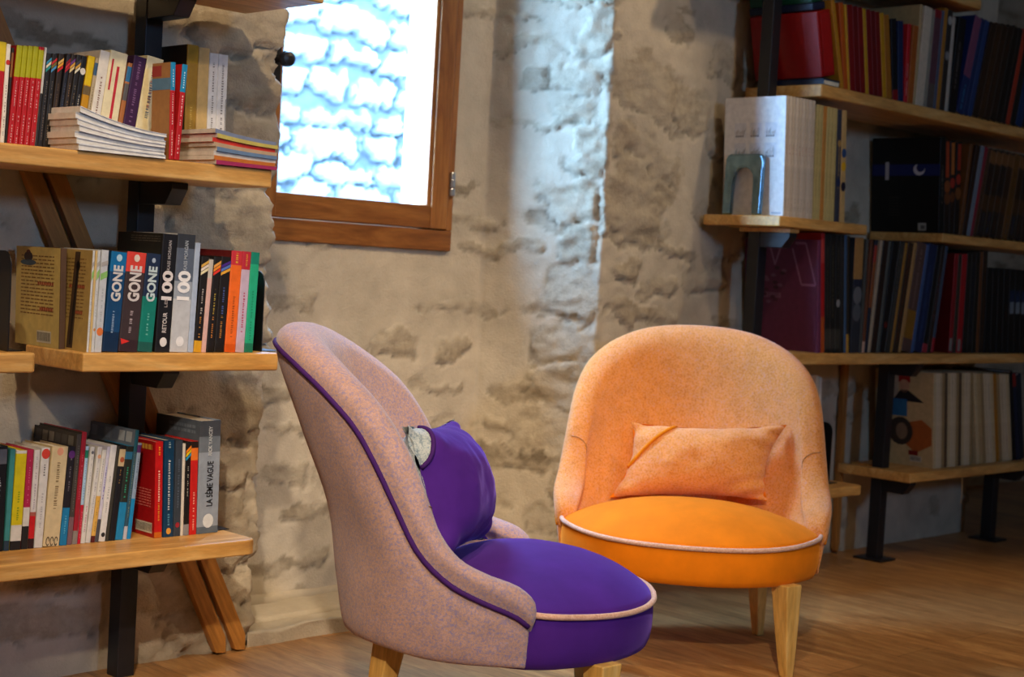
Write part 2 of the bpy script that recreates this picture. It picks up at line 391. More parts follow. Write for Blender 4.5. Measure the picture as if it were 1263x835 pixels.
# outer reveal, lane and the stone wall across it
mb = MB()
mb.prism([(2.70, 3.05), (2.712, 3.14), (3.9, 3.14), (3.9, 3.05)], 'Z', .3, 2.4, M_OUTPL)
mb.prism([(2.12, 3.05), (2.06, 3.085), (.6, 3.085), (.6, 3.05)], 'Z', .3, 2.4, M_OUTPL)
mb.box(.6, 3.9, 3.05, 3.10, .3, .96, M_OUTPL); mb.box(.6, 3.9, 3.05, 3.10, 2.0, 2.75, M_OUTPL)
structure(mb.obj('wall_outside_reveal'))
def lane_wall():
    sv = np.arange(1.0, 7.0, .014); zv = np.arange(-.4, 2.9, .014)
    Sg, Zg = np.meshgrid(sv, zv)
    st = random_courses(1, 7, -.4, 2.9, 23, (.08, .16), (.14, .40), 1.0, .016, .06)
    h, mask, tint, crev = stone_field(Sg, Zg, st, 60, .16, .004, .02)
    D = h*.8+mask*.018+fbm(Sg, Zg, .4, 3, 3)*.02
    P = np.stack([Sg, 4.9-D, Zg], -1)
    me = grid_mesh('wall_across_lane', P, {'stone': mask, 'tint': tint, 'crevice': np.clip(crev*1.2+(1-mask)*1.6, 0, 1)}); me.materials.append(M_OUT)
    structure(link(bpy.data.objects.new('wall_across_lane', me)))
lane_wall()
mb = MB(); mb.box(-3, 10, 3.45, 4.95, -.5, -.4, M_GROUND); structure(mb.obj('ground_lane'))

# window in the wall behind the photographer: the low daylight on the floor comes from it
w2 = structure(empty('window_2', ((FW[0]+FW[1])/2, -2.42, FW[2])))
b = MB()
for q in [(FW[0], FW[1], FW[2], FW[2]+.06), (FW[0], FW[1], FW[3]-.06, FW[3])]: b.box(q[0], q[1], -2.47, -2.41, q[2], q[3], M_FRAME)
for q in [(FW[0], FW[0]+.06), (FW[1]-.06, FW[1]), (1.665, 1.695)]: b.box(q[0], q[1], -2.47, -2.41, FW[2]+.06, FW[3]-.06, M_FRAME)
o = b.obj('window_frame', None); o.parent = w2; o.matrix_parent_inverse = Matrix.Translation(-Vector(w2.location))

# ------------------------------------------------------------------ bookcases: posts, boards, slats
YF = 2.44                                   # front edge of every board
def rounded_board(name, x0, x1, z0, z1, yb, label, group, left_round=0., right_round=0., notch=None, yf=None):
    """board along X, plan with rounded ends, softly rounded edges"""
    def corner(cx, cy, r, a0): return [(cx+r*math.cos(a0+k*math.pi/2/5), cy+r*math.sin(a0+k*math.pi/2/5)) for k in range(6)]
    YF_ = yf or YF; r0, r1 = max(left_round, .004), max(right_round, .004)
    slot = [(notch+.021, yb), (notch+.021, 2.5585), (notch-.021, 2.5585), (notch-.021, yb)] if notch else []
    poly = corner(x0+r0, YF_+r0, r0, math.pi)+corner(x1-r1, YF_+r1, r1, 1.5*math.pi)+[(x1, yb)]+slot+[(x0, yb)]
    b = MB(); b.prism([(p[0]-x0, p[1]-YF_) for p in poly], 'Z', 0, z1-z0, M_SHELF)
    o = b.obj(name, None, bevel=.005, seg=3); o.location = (x0, YF_, z0)
    tag(o, label, 'shelf', group); return o
GS = 'oak shelf boards on the steel posts'
rounded_board('shelf_board', -.4, 1.783, .978, 1.012, 2.650, 'oak shelf carrying the white booklet stack and leaning red pocket books', GS, 0, .008)
rounded_board('shelf_board', 1.395, 1.817, .626, .660, 2.650, 'short oak shelf carrying the upright novels behind the purple armchair', GS, 0, .004)
rounded_board('shelf_board', -.4, 1.308, .626, .660, 2.650, 'oak shelf end with black bookend, beside the short shelf of novels', GS, 0, .012)
rounded_board('shelf_board', -.4, 1.788, .268, .298, 2.650, 'lowest oak shelf in front of the leaning slat feet', GS, 0, .02)
rounded_board('shelf_board', .9, 1.845, 1.335, 1.368, 2.645, 'highest oak shelf beside the window, seen from below', GS, 0, .008, yf=2.385)
rounded_board('shelf_board', 3.607, 5.9, 1.368, 1.402, 2.700, 'long oak shelf carrying red and yellow folders', GS)
rounded_board('shelf_board', 3.45, 3.893, 1.002, 1.031, 2.700, 'short oak shelf carrying white magazines and the chrome bookend', GS, 0, .018, 3.548)
rounded_board('shelf_board', 4.31, 5.9, 1.003, 1.031, 2.700, 'oak shelf carrying the black album with the moon', GS)
rounded_board('shelf_board', 3.40, 5.9, .628, .660, 2.700, 'long oak shelf just above the orange armchair top', GS, notch=3.548)
rounded_board('shelf_board', 4.213, 5.9, .262, .292, 2.700, 'low oak shelf carrying the cream magazines', GS, notch=4.270)
rounded_board('shelf_board', 3.45, 3.955, .244, .272, 2.700, 'small rounded oak shelf ending behind the orange armchair', GS, 0, .022, 3.548)
rounded_board('shelf_board', 3.3, 4.462, 1.735, 1.765, 2.700, 'oak shelf above the folders, cut by the picture top', GS, 0, .02, 3.548)

def post(x, label, shelves, y=2.58, top=ZTOP-.002, reach=.098, plate=True, group='black steel shelf posts'):
    """square steel post with a foot plate and one arm under every board it carries"""
    r = empty('shelf_post', (x, y, 0)); tag(r, label, 'post', group)
    b = MB(); b.box(-.0195, .0195, -.0195, .0195, .006 if plate else 0, top, M_STEEL); b.obj('upright', r, bevel=.002)
    b = MB()
    if plate: b.box(-.045, .045, -.05, min(.05, 2.71-y), 0, .007, M_STEEL); b.obj('foot_plate', r, bevel=.002)
    for zt, cleat in shelves:
        z = zt-(.012 if cleat else 0); e = -.02-reach
        b = MB(); b.prism([(-.0205, z), (e, z), (e, z-.012), (e+.023, z-.042), (-.0205, z-.042)], 'X', -.018, .018, M_STEEL); a = b.obj('shelf_arm', r, bevel=.0015)
        if cleat:
            b = MB(); b.box(-.022, .022, e-.004, .05, zt-.0118, zt-.0004, M_SHELF); b.obj('wood_cleat', a, bevel=.001)
    return r
post(1.640, 'black steel post rising between the short novel shelf and low shelf books', [(1.334, 0), (.977, 0), (.625, 0), (.267, 0)], 2.673, reach=.115, plate=False)
post(3.548, 'black steel post in front of the bright red box, behind the orange armchair', [(1.001, 1), (.627, 0), (.243, 0)])
post(4.270, 'black steel post standing left of the cream magazines', [(.627, 0), (.261, 0)], top=.627)
post(5.000, 'black steel post reaching the floor under the cream magazines', [(.261, 0)], top=.261)

def slat(xt, zt, xb, label, wide=.034, zb=.002, y=2.703, m=M_SLAT):
    """sawn slat leaning along the wall, feet cut to a point"""
    L = math.hypot(xb-xt, zt-zb); a = math.atan2(xb-xt, zt-zb)
    b = MB(); w = wide/2
    poly = [(-w, L), (w, L), (w, .03), (w*.2, 0), (-w, .012)]
    b.prism(poly, 'Y', -.0095, .0095, m)
    o = b.obj('wooden_lath', None, bevel=.0015); o.location = (xb, y, zb); o.rotation_euler = (0, -a, 0)
    return tag(o, label, 'slat', 'brown slats leaning along the wall')
slat(1.112, 1.60, 1.902, 'brown slat leaning across the wall, farther from the window niche')
slat(1.162, 1.60, 1.952, 'brown slat leaning across the wall, its foot at the niche corner')
slat(4.222, .62, 4.236, 'thin brown slat upright beside the post of the cream magazines', .022)

# ------------------------------------------------------------------ books
def fill_text(mb, string, M, height, length, m, bold=.02):
    cu = bpy.data.curves.new('t', 'FONT'); cu.body = string; cu.offset = bold; cu.extrude = .01; cu.resolution_u = 3
    cu.align_x = 'CENTER'; cu.align_y = 'CENTER'
    o = bpy.data.objects.new('t', cu); COL.objects.link(o)
    dg = bpy.context.evaluated_depsgraph_get(); me = o.evaluated_get(dg).to_mesh()
    xs = [v.co.x for v in me.vertices]; ys = [v.co.y for v in me.vertices]
    x0, x1, y0, y1 = min(xs), max(xs), min(ys), max(ys)
    sx = length/(x1-x0); sy = height/(y1-y0)
    V = [((v.co.x-(x0+x1)/2)*sx, (v.co.y-(y0+y1)/2)*sy, v.co.z*.03) for v in me.vertices]
    mb.add(V, [tuple(p.vertices) for p in me.polygons], m, M)
    o.to_mesh_clear(); bpy.data.objects.remove(o); bpy.data.curves.remove(cu)

def book_mesh(b):
    """cover (two boards and a spine with its printing) and page block of one book, spine towards -Y"""
    t, h, d = b['t'], b['h'], b['d']; x0 = -t if b['lean'] >= 0 else 0.
    rnd = random.Random(int(b['x']*1e4)+int(h*1e4)); bt = min(.0014, t*.16); r = min(t*.28, .0022)
    sheen = .32 if b.get('art') == 'redcover' or 'glossy' in b['label'] else .5
    base = flat(b['c'], sheen); side = flat(b['side'], sheen) if b.get('side') else base
    mb = MB()
    def outline(o):   # plan of the cover, o = inset
        q = [(x0+o, d), (x0+o, r)]
        q += [(x0+r-(r-o)*math.cos(a), r-(r-o)*math.sin(a)) for a in (.5, 1.1)] if r > .0005 else []
        q += [(x0+r, o), (x0+t-r, o)]
        q += [(x0+t-r+(r-o)*math.sin(a), r-(r-o)*math.cos(a)) for a in (.5, 1.1)] if r > .0005 else []
        return q+[(x0+t-o, r), (x0+t-o, d)]
    zs = {0., 1.}; bands = b.get('bands', [])
    for f0, f1, _ in bands: zs |= {f0, f1}
    zs = sorted(zs); A = outline(0); B = outline(bt); n = len(A)
    for i in range(n-1):
        for z0, z1 in zip(zs, zs[1:]):
            c = side if i == 0 else base
            if 0 < i < n-2:
                for f0, f1, col in bands:
                    if f0-1e-6 <= z0 and z1 <= f1+1e-6: c = flat(col, sheen)
            mb.add([(*A[i], z0*h), (*A[i+1], z0*h), (*A[i+1], z1*h), (*A[i], z1*h)], [(0, 1, 2, 3)], c)
        mb.add([(*B[i], 0), (*B[i+1], 0), (*B[i+1], h), (*B[i], h)], [(3, 2, 1, 0)], base)
        for z, s in ((0, 0), (h, 1)):
            mb.add([(*A[i], z), (*A[i+1], z), (*B[i+1], z), (*B[i], z)], [(0, 1, 2, 3) if s else (3, 2, 1, 0)], base)
    for a_, b_ in ((A[0], B[0]), (B[-1], A[-1])):
        mb.add([(*a_, 0), (*b_, 0), (*b_, h), (*a_, h)], [(3, 2, 1, 0)], base)
    e = -.00025
    def spine(poly, col):   # polygon in spine fractions (u across, v up)
        mb.add([(x0+t*(.12+.76*u), e, h*v) for u, v in poly], [tuple(range(len(poly)))], flat(col, .5))
    for q in b.get('ov', []):
        k = q[0]
        if k == 'diag':
            f0, f1, cols = q[1:]; st = (f1-f0)/4.4
            for i, c in enumerate(cols):
                v = f0+i*st; spine([(-.12, v), (1.12, v+st*1.5), (1.12, v+st*2.3), (-.12, v+st*.8)], c)
        elif k in ('slash', 'slash2'):
            f0, f1, c = q[1:]; s_ = (f1-f0)*.35; spine([(-.12, f0), (1.1, f0+s_), (1.1, f1), (-.12, f1-s_)], c)
        elif k == 'dot':
            f, c, rr = q[1:]; R = t*rr; N_ = 14
            mb.add([(x0+t/2+R*math.cos(6.2832*i/N_), e-.0002, h*f+R*1.15*math.sin(6.2832*i/N_)) for i in range(N_)], [tuple(range(N_))], flat(c, .5))
        elif k == 'bar':
            f0, f1, c, u, w_ = q[1:]; spine([(u, f0), (u+w_, f0), (u+w_, f1), (u, f1)], c)
        elif k == 'tri':
            f, c, rr = q[1:]; spine([(-.1, f+.03), (.55, f+.005), (.0, f-.03)], c)
        elif k == 'ring3':
            f, c, rr = q[1:]
            for i in (-1, 0, 1):
                R = t*rr; ct = (x0+t/2+i*R*1.7, e-.0002, h*f)
                a = [(ct[0]+R*.8*math.cos(j*.7), ct[1], ct[2]+R*1.8*math.sin(j*.7)) for j in range(9)]; bq = [(ct[0]+R*.5*math.cos(j*.7), ct[1], ct[2]+R*1.3*math.sin(j*.7)) for j in range(9)]
                mb.add(a+bq, [(j, j+1, j+10, j+9) for j in range(8)], flat(c, .5))
    def dashes(f0, f1, col, u0=.36, w_=.30):
        v = f0
        while v < f1:
            l = rnd.uniform(.004, .010)/h*.6
            if rnd.random() < .86: spine([(u0, v), (u0+w_*rnd.uniform(.6, 1), v), (u0+w_*rnd.uniform(.6, 1), min(v+l*.55, f1)), (u0, min(v+l*.55, f1))], col)
            v += l
    for q in b.get('dash', []): dashes(*q)
    for q in b.get('text', []):
        s, vc, hf, col = q[:4]
        if s == '~m': dashes(vc-.11, vc+.11, col, .40, .2); continue
        M = Matrix.Translation((x0+t/2, e-.0003, vc*h)) @ Matrix(((0, -1, 0, 0), (0, 0, -1, 0), (1, 0, 0, 0), (0, 0, 0, 1)))
        fill_text(mb, s, M, hf*t, q[4]*h, flat(col, .5), .035 if s in ('GONE', '100') else .012)
    # printing on the cover that faces the picture
    xs = x0-.0003
    def cov(poly, col, lift=0.):   # u from fore edge (0) to spine (1), v up
        mb.add([(xs-lift, d*(1-u), h*v) for u, v in poly], [tuple(range(len(poly)))], flat(col, sheen))
    def rect(u0, u1, v0, v1, col, lift=0.): cov([(u0, v0), (u1, v0), (u1, v1), (u0, v1)], col, lift)
    def lines(u0, u1, v0, v1, n, col, th=.35):
        for i in range(n):
            v = v0+(v1-v0)*(i+.5)/n; u = u0
            while u < u1:
                w_ = rnd.uniform(.03, .09)*(u1-u0)/.5
                rect(u, min(u+w_*.8, u1), v, v+(v1-v0)/n*th, col); u += w_
    def barcode(u0, u1, v0, v1):
        rect(u0, u1, v0, v1, '#cfc8b4'); u = u0+.01
        while u < u1-.015:
            w_ = rnd.choice([.004, .007, .010]); rect(u, u+w_, v0+(v1-v0)*.15, v1-(v1-v0)*.12, '#2a2620', .0001); u += w_*2.1
    def disc(u, v, ru, rv, col, lift=.0001, n=18): cov([(u+ru*math.cos(6.2832*i/n), v+rv*math.sin(6.2832*i/n)) for i in range(n)], col, lift)
    art = b.get('art')
    if art in ('yellow', 'yellow2'):
        lines(.12, .86, .30, .92, 17, '#8c6a38'); lines(.55, .85, .34, .38, 1, '#a8482c', .9); lines(.5, .86, .60, .64, 1, '#a8482c', .8)
        if art == 'yellow':
            disc(.28, .90, .10, .05, '#3a2c28'); disc(.28, .84, .18, .03, '#4a5a68'); disc(.28, .94, .05, .03, '#6a3020'); barcode(.50, .82, .04, .16)
        else:
            cov([(.60, .98), (.72, .98), (.66, .02), (.52, .02)], '#4a3828', .0001); cov([(.66, .9), (.70, .86), (.62, .05), (.58, .05)], '#191512', .0002); disc(.68, .84, .05, .05, '#241c18', .0002)
    elif art == 'redcover':
        lines(.12, .9, .88, .94, 1, '#d8a040', .9); lines(.15, .88, .30, .50, 7, '#d07a70'); barcode(.42, .92, .04, .15)
    elif art == 'grid':
        for r_ in range(2):
            for c_ in range(3):
                u = .17+c_*.25; v = .66-r_*.17
                rect(u, u+.19, v, v+.125, '#d9d9d8')
                for k in range(5): cov([(u+.02+.03*k, v+.02), (u+.035+.03*k, v+.02), (u+.03+.03*k+rnd.uniform(0, .05), v+.05+rnd.uniform(0, .06)), (u+.02+.03*k, v+.05)], rnd.choice(['#b4aea6', '#9aa6a6', '#c0b8b0']), .0001)
                for k in range(4): rect(u+.02+.035*k, u+.045+.035*k, v+.006, v+.020, '#6a645c', .0002)
        rect(.8, .96, .02, .035, '#a8b0b8')
    elif art == 'moon':
        rect(0, 1, .60, .72, '#131f58')
        rect(.20, .255, .555, .745, '#b4b2b4', .0002)
        o_ = [(.70+.085*math.cos(a), .665+.062*math.sin(a)) for a in [2.2+i*.36 for i in range(13)]]
        i_ = [(.72+.062*math.cos(a), .683+.045*math.sin(a)) for a in [2.3+i*.345 for i in range(13)]]
        for k in range(12): cov([o_[k], o_[k+1], i_[k+1], i_[k]], '#c4c4cc', .0002)
        rect(.70, .82, .025, .105, '#a29e96'); rect(.74, .80, .04, .08, '#5a5852', .0002)
        lines(.26, .42, .16, .38, 7, '#2e2c28')
    elif art == 'plum':
        lw = '#8a5a72'
        def stroke(pts, w_=.022):
            for (a, b2), (c, d2) in zip(pts, pts[1:]):
                L = math.hypot(c-a, d2-b2); nx_, ny_ = -(d2-b2)/L*w_/2, (c-a)/L*w_/2
                cov([(a+nx_, b2+ny_), (a-nx_, b2-ny_), (c-nx_, d2-ny_), (c+nx_, d2+ny_)], lw, .0001)
        stroke([(.05, .62), (.22, .97), (.34, .97), (.42, .77), (.52, .97), (.64, .97)]); stroke([(.66, .92), (.78, .60), (.97, .60), (.84, .97), (.70, .97)])
        for k in range(16):
            u = .45+.12*math.sin(k*1.1)-.016*k*.7; v = .74-k*.022; disc(u, v, .035, .016, rnd.choice(['#3c1626', '#75485c', '#4a1c30']))
        lines(.25, .5, .44, .50, 1, '#7a4c60', .8)
    elif art == 'mag':
        rect(.05, .40, .70, .96, '#b8a890'); rect(.12, .30, .62, .84, '#3a2c24', .0001); rect(.40, .60, .88, .97, '#a01c14', .0001); disc(.50, .84, .09, .07, '#c89a78', .0002)
        cov([(.30, .68), (.44, .80), (.56, .80), (.84, .68)], '#241c20', .0002); rect(.27, .55, .52, .70, '#2a6c9a', .0003)
        cov([(.56, .46), (.80, .50), (.97, .42), (.97, .24), (.70, .14), (.50, .24)], '#b4602a', .0001); disc(.44, .36, .21, .15, '#3a3028', .0002); disc(.46, .36, .10, .09, '#8a7058', .0003)
        rect(.58, .74, .115, .165, '#7a1a12', .0003); barcode(.60, .80, .05, .11); lines(.05, .25, .05, .3, 6, '#7a6238')
    sa = b.get('sideart')
    if sa == 'rows':
        for v in (.975, .955, .935): lines(.3, .95, v-.01, v, 1, '#5a544c', .6)
    elif sa in ('photos', 'photos2'):
        for k in range(6): rect(.06+k*.15, .18+k*.15, .88, .975, rnd.choice(['#6a665e', '#4a4642', '#7c7468'] if sa == 'photos' else ['#7c8ca0', '#a8b0b4', '#5c6c80']), .0001)
    elif sa == 'band': rect(0, 1, .72, .84, '#5a84a8', .0001); rect(0, .5, .86, .97, '#a03a34', .0001)
    elif sa == 'dim': lines(.3, .9, .86, .95, 2, '#78828c', .6)
    cover = mb.mesh('cover')
    pg = MB(); k = min(.003, h*.02); pg.box(x0+bt*1.1, x0+t-bt*1.1, bt*1.5, d-.003, k, h-k, M_PAGEW if b['kind'] == 'magazine' else M_PAGE)
    return cover, pg.mesh('page_block')

BOOKS = [
{'x': 1.2543, 'lean': 0.0319, 't': 0.0174, 'h': 0.1779, 'd': 0.12, 'y': 2.535, 'z': 1.012, 'c': '#b5121b', 'bands': [(0.72, 1, '#d9c018')], 'label': 'red paperback with yellow top, first in its row on the upper shelf', 'group': 'paperbacks standing on the upper shelf', 'row': 'upper', 'kind': 'book'},
{'x': 1.2721, 'lean': 0.0319, 't': 0.0077, 'h': 0.1759, 'd': 0.12, 'y': 2.535, 'z': 1.012, 'c': '#e9e4d8', 'ov': [('dot', 0.82, '#c03028', 0.5)], 'dash': [(0.1, 0.6, '#8a8078')], 'label': 'white paperback with red dot, second from the red book with the yellow top, upper shelf', 'group': 'paperbacks standing on the upper shelf', 'row': 'upper', 'kind': 'book'},
{'x': 1.2804, 'lean': 0.0407, 't': 0.0042, 'h': 0.1707, 'd': 0.12, 'y': 2.535, 'z': 1.012, 'c': '#2a211a', 'bands': [(0.7, 0.95, '#8a5a2a')], 'label': 'slim dark brown paperback, third from the red book with the yellow top, upper shelf', 'group': 'paperbacks standing on the upper shelf', 'row': 'upper', 'kind': 'book'},
{'x': 1.285, 'lean': 0.0663, 't': 0.0107, 'h': 0.1764, 'd': 0.12, 'y': 2.535, 'z': 1.012, 'c': '#b5121b', 'bands': [(0.69, 1, '#a8a80e')], 'dash': [(0.4, 0.66, '#d8a0a0'), (0.04, 0.33, '#d8a0a0')], 'label': 'red manga with olive yellow top, fourth along the upper shelf', 'group': 'paperbacks standing on the upper shelf', 'row': 'upper', 'kind': 'book'},
{'x': 1.2961, 'lean': 0.0663, 't': 0.0094, 'h': 0.1772, 'd': 0.12, 'y': 2.535, 'z': 1.012, 'c': '#b5121b', 'bands': [(0.69, 1, '#a8a80e')], 'dash': [(0.4, 0.66, '#d8a0a0'), (0.04, 0.33, '#d8a0a0')], 'label': 'red manga with olive yellow top, fifth along the upper shelf', 'group': 'paperbacks standing on the upper shelf', 'row': 'upper', 'kind': 'book'},
{'x': 1.3062, 'lean': 0.0652, 't': 0.0093, 'h': 0.1783, 'd': 0.12, 'y': 2.535, 'z': 1.012, 'c': '#b5121b', 'bands': [(0.69, 1, '#a8a80e')], 'dash': [(0.4, 0.66, '#d8a0a0'), (0.04, 0.33, '#d8a0a0')], 'label': 'red manga with olive yellow top, sixth along the upper shelf', 'group': 'paperbacks standing on the upper shelf', 'row': 'upper', 'kind': 'book'},
{'x': 1.3161, 'lean': 0.0641, 't': 0.0101, 'h': 0.1791, 'd': 0.12, 'y': 2.535, 'z': 1.012, 'c': '#b5121b', 'bands': [(0.69, 1, '#a8a80e')], 'dash': [(0.4, 0.66, '#d8a0a0'), (0.04, 0.33, '#d8a0a0')], 'label': 'red manga with olive yellow top, seventh along the upper shelf', 'group': 'paperbacks standing on the upper shelf', 'row': 'upper', 'kind': 'book'},
{'x': 1.3268, 'lean': 0.063, 't': 0.0102, 'h': 0.1794, 'd': 0.12, 'y': 2.535, 'z': 1.012, 'c': '#b5121b', 'bands': [(0.69, 0.97, '#a8a80e')], 'dash': [(0.4, 0.66, '#d8a0a0'), (0.04, 0.33, '#d8a0a0')], 'label': 'red manga with olive yellow top, eighth along the upper shelf', 'group': 'paperbacks standing on the upper shelf', 'row': 'upper', 'kind': 'book'},
{'x': 1.3376, 'lean': 0.0619, 't': 0.0041, 'h': 0.1798, 'd': 0.12, 'y': 2.535, 'z': 1.012, 'c': '#c8c8c4', 'bands': [(0, 0.55, '#2a2a2e')], 'label': 'thin pale grey paperback, ninth from the red book with the yellow top, upper shelf', 'group': 'paperbacks standing on the upper shelf', 'row': 'upper', 'kind': 'book'},
{'x': 1.3423, 'lean': 0.0659, 't': 0.0094, 'h': 0.1702, 'd': 0.11, 'y': 2.535, 'z': 1.012, 'c': '#1d1b1c', 'ov': [('diag', 0.8, 0.97, ['#2a8f8c', '#e6dcc4', '#3a8fb0'])], 'dash': [(0.1, 0.72, '#6a6258')], 'label': 'black paperback with teal and cream slanted bands, tenth along the upper shelf', 'group': 'paperbacks standing on the upper shelf', 'row': 'upper', 'kind': 'book'},
{'x': 1.3521, 'lean': 0.0684, 't': 0.0097, 'h': 0.1709, 'd': 0.11, 'y': 2.535, 'z': 1.012, 'c': '#1d1b1c', 'ov': [('diag', 0.8, 0.97, ['#4a90c0', '#7a6a30', '#c02a28'])], 'dash': [(0.1, 0.72, '#6a6258')], 'label': 'black paperback with red and blue slanted bands, eleventh along the upper shelf', 'group': 'paperbacks standing on the upper shelf', 'row': 'upper', 'kind': 'book'},
{'x': 1.3622, 'lean': 0.0812, 't': 0.0105, 'h': 0.1728, 'd': 0.11, 'y': 2.535, 'z': 1.012, 'c': '#2b2018', 'ov': [('diag', 0.8, 0.97, ['#c82020', '#e8a030', '#d8b060'])], 'dash': [(0.1, 0.7, '#6a5238')], 'label': 'dark paperback with orange and yellow slanted bands, twelfth along the upper shelf', 'group': 'paperbacks standing on the upper shelf', 'row': 'upper', 'kind': 'book'},
{'x': 1.3732, 'lean': 0.1077, 't': 0.0082, 'h': 0.1747, 'd': 0.11, 'y': 2.535, 'z': 1.012, 'c': '#1a1c26', 'ov': [('diag', 0.8, 0.97, ['#b01c2c', '#c8303a', '#8a1420'])], 'dash': [(0.1, 0.7, '#4a5268')], 'label': 'navy black paperback with red slanted bands, thirteenth along the upper shelf', 'group': 'paperbacks standing on the upper shelf', 'row': 'upper', 'kind': 'book'},
{'x': 1.3819, 'lean': 0.1077, 't': 0.009, 'h': 0.1759, 'd': 0.11, 'y': 2.535, 'z': 1.012, 'c': '#2a2018', 'ov': [('diag', 0.8, 0.97, ['#e0c890', '#d8a040', '#6a3a80'])], 'dash': [(0.1, 0.7, '#8a6a48')], 'label': 'brown black paperback with gold and violet slanted bands, fourteenth along the upper shelf', 'group': 'paperbacks standing on the upper shelf', 'row': 'upper', 'kind': 'book'},
{'x': 1.3916, 'lean': 0.1121, 't': 0.0097, 'h': 0.1759, 'd': 0.11, 'y': 2.535, 'z': 1.012, 'c': '#201d1c', 'ov': [('diag', 0.8, 0.97, ['#e0d8c0', '#d0a040', '#404048'])], 'dash': [(0.1, 0.7, '#7a6a50')], 'label': 'black paperback with gold and pale slanted bands, fifteenth along the upper shelf', 'group': 'paperbacks standing on the upper shelf', 'row': 'upper', 'kind': 'book'},
{'x': 1.4017, 'lean': 0.1121, 't': 0.0107, 'h': 0.1755, 'd': 0.11, 'y': 2.535, 'z': 1.012, 'c': '#131215', 'ov': [('dot', 0.84, '#d8d4cc', 0.5)], 'dash': [(0.1, 0.6, '#a8a49c')], 'label': 'black paperback with white blotch near top, sixteenth along the upper shelf', 'group': 'paperbacks standing on the upper shelf', 'row': 'upper', 'kind': 'book'},
{'x': 1.4131, 'lean': 0.1197, 't': 0.0138, 'h': 0.1771, 'd': 0.11, 'y': 2.535, 'z': 1.012, 'c': '#c08a10', 'bands': [(0.7, 1, '#d8b808'), (0.6, 0.69, '#6a5a3a')], 'label': 'ochre yellow paperback with grey mark, seventeenth along the upper shelf', 'group': 'paperbacks standing on the upper shelf', 'row': 'upper', 'kind': 'book'},
{'x': 1.4274, 'lean': 0.1239, 't': 0.0068, 'h': 0.1755, 'd': 0.11, 'y': 2.535, 'z': 1.012, 'c': '#b0a080', 'bands': [(0.82, 0.95, '#3a5a78')], 'dash': [(0.1, 0.7, '#7a6a50')], 'label': 'slim tan paperback with blue top, eighteenth along the upper shelf', 'group': 'paperbacks standing on the upper shelf', 'row': 'upper', 'kind': 'book'},
{'x': 1.4347, 'lean': 0.1239, 't': 0.0199, 'h': 0.1897, 'd': 0.13, 'y': 2.535, 'z': 1.012, 'c': '#dfdad0', 'dash': [(0.25, 0.75, '#8a6a60')], 'label': 'thick pale grey novel with brown lettering, nineteenth along the upper shelf', 'group': 'paperbacks standing on the upper shelf', 'row': 'upper', 'kind': 'book'},
{'x': 1.4554, 'lean': 0.1229, 't': 0.0355, 'h': 0.1908, 'd': 0.13, 'y': 2.535, 'z': 1.012, 'c': '#e4dab4', 'ov': [('bar', 0.3, 0.86, '#c02838', 0.45, 0.2), ('bar', 0.62, 0.92, '#c02838', 0.02, 0.14)], 'label': 'thick cream novel with red upright bar, twentieth along the upper shelf', 'group': 'paperbacks standing on the upper shelf', 'row': 'upper', 'kind': 'book'},
{'x': 1.4918, 'lean': 0.1372, 't': 0.0093, 'h': 0.1759, 'd': 0.11, 'y': 2.535, 'z': 1.012, 'c': '#a86a38', 'bands': [(0.8, 0.96, '#2a6a98'), (0.6, 0.78, '#5a5858')], 'label': 'slim tan paperback with blue top, twenty-first along the upper shelf', 'group': 'paperbacks standing on the upper shelf', 'row': 'upper', 'kind': 'book'},
{'x': 1.5016, 'lean': 0.1372, 't': 0.0264, 'h': 0.1888, 'd': 0.12, 'y': 2.535, 'z': 1.012, 'c': '#3a1a42', 'dash': [(0.35, 0.95, '#7a5a80')], 'label': 'deep purple paperback with faint lettering, twenty-second along the upper shelf', 'group': 'paperbacks standing on the upper shelf', 'row': 'upper', 'kind': 'book'},
{'x': 1.5289, 'lean': 0.1361, 't': 0.0352, 'h': 0.1913, 'd': 0.12, 'y': 2.535, 'z': 1.012, 'c': '#e2d8ae', 'dash': [(0.4, 0.9, '#6a7888'), (0.5, 0.9, '#b0806a')], 'bands': [(0, 0.12, '#b08a50')], 'label': 'cream paperback with blue grey lettering, twenty-third along the upper shelf', 'group': 'paperbacks standing on the upper shelf', 'row': 'upper', 'kind': 'book'},
{'x': 1.5537, 'lean': -0.0266, 't': 0.0102, 'h': 0.1751, 'd': 0.062, 'y': 2.445, 'z': 1.013, 'c': '#c01a20', 'side': '#a87848', 'sideart': 'band', 'bands': [(0.71, 1, '#1787b8')], 'dash': [(0.36, 0.68, '#f0d0c8'), (0.04, 0.3, '#f0d0c8'), (0.75, 0.93, '#d8eef8')], 'full': 1, 'label': 'red pocket book with bright blue top leaning at the shelf edge, nearer the white stack', 'group': 'red pocket books leaning at the upper shelf edge', 'row': 'edge', 'kind': 'book'},
{'x': 1.5647, 'lean': 0.0504, 't': 0.0113, 'h': 0.1741, 'd': 0.062, 'y': 2.445, 'z': 1.013, 'c': '#c01a20', 'bands': [(0.71, 1, '#1787b8')], 'dash': [(0.36, 0.68, '#f0d0c8'), (0.04, 0.3, '#f0d0c8'), (0.75, 0.93, '#d8eef8')], 'full': 1, 'label': 'red pocket book with bright blue top leaning at the shelf edge, nearer the booklet stack', 'group': 'red pocket books leaning at the upper shelf edge', 'row': 'edge', 'kind': 'book'},
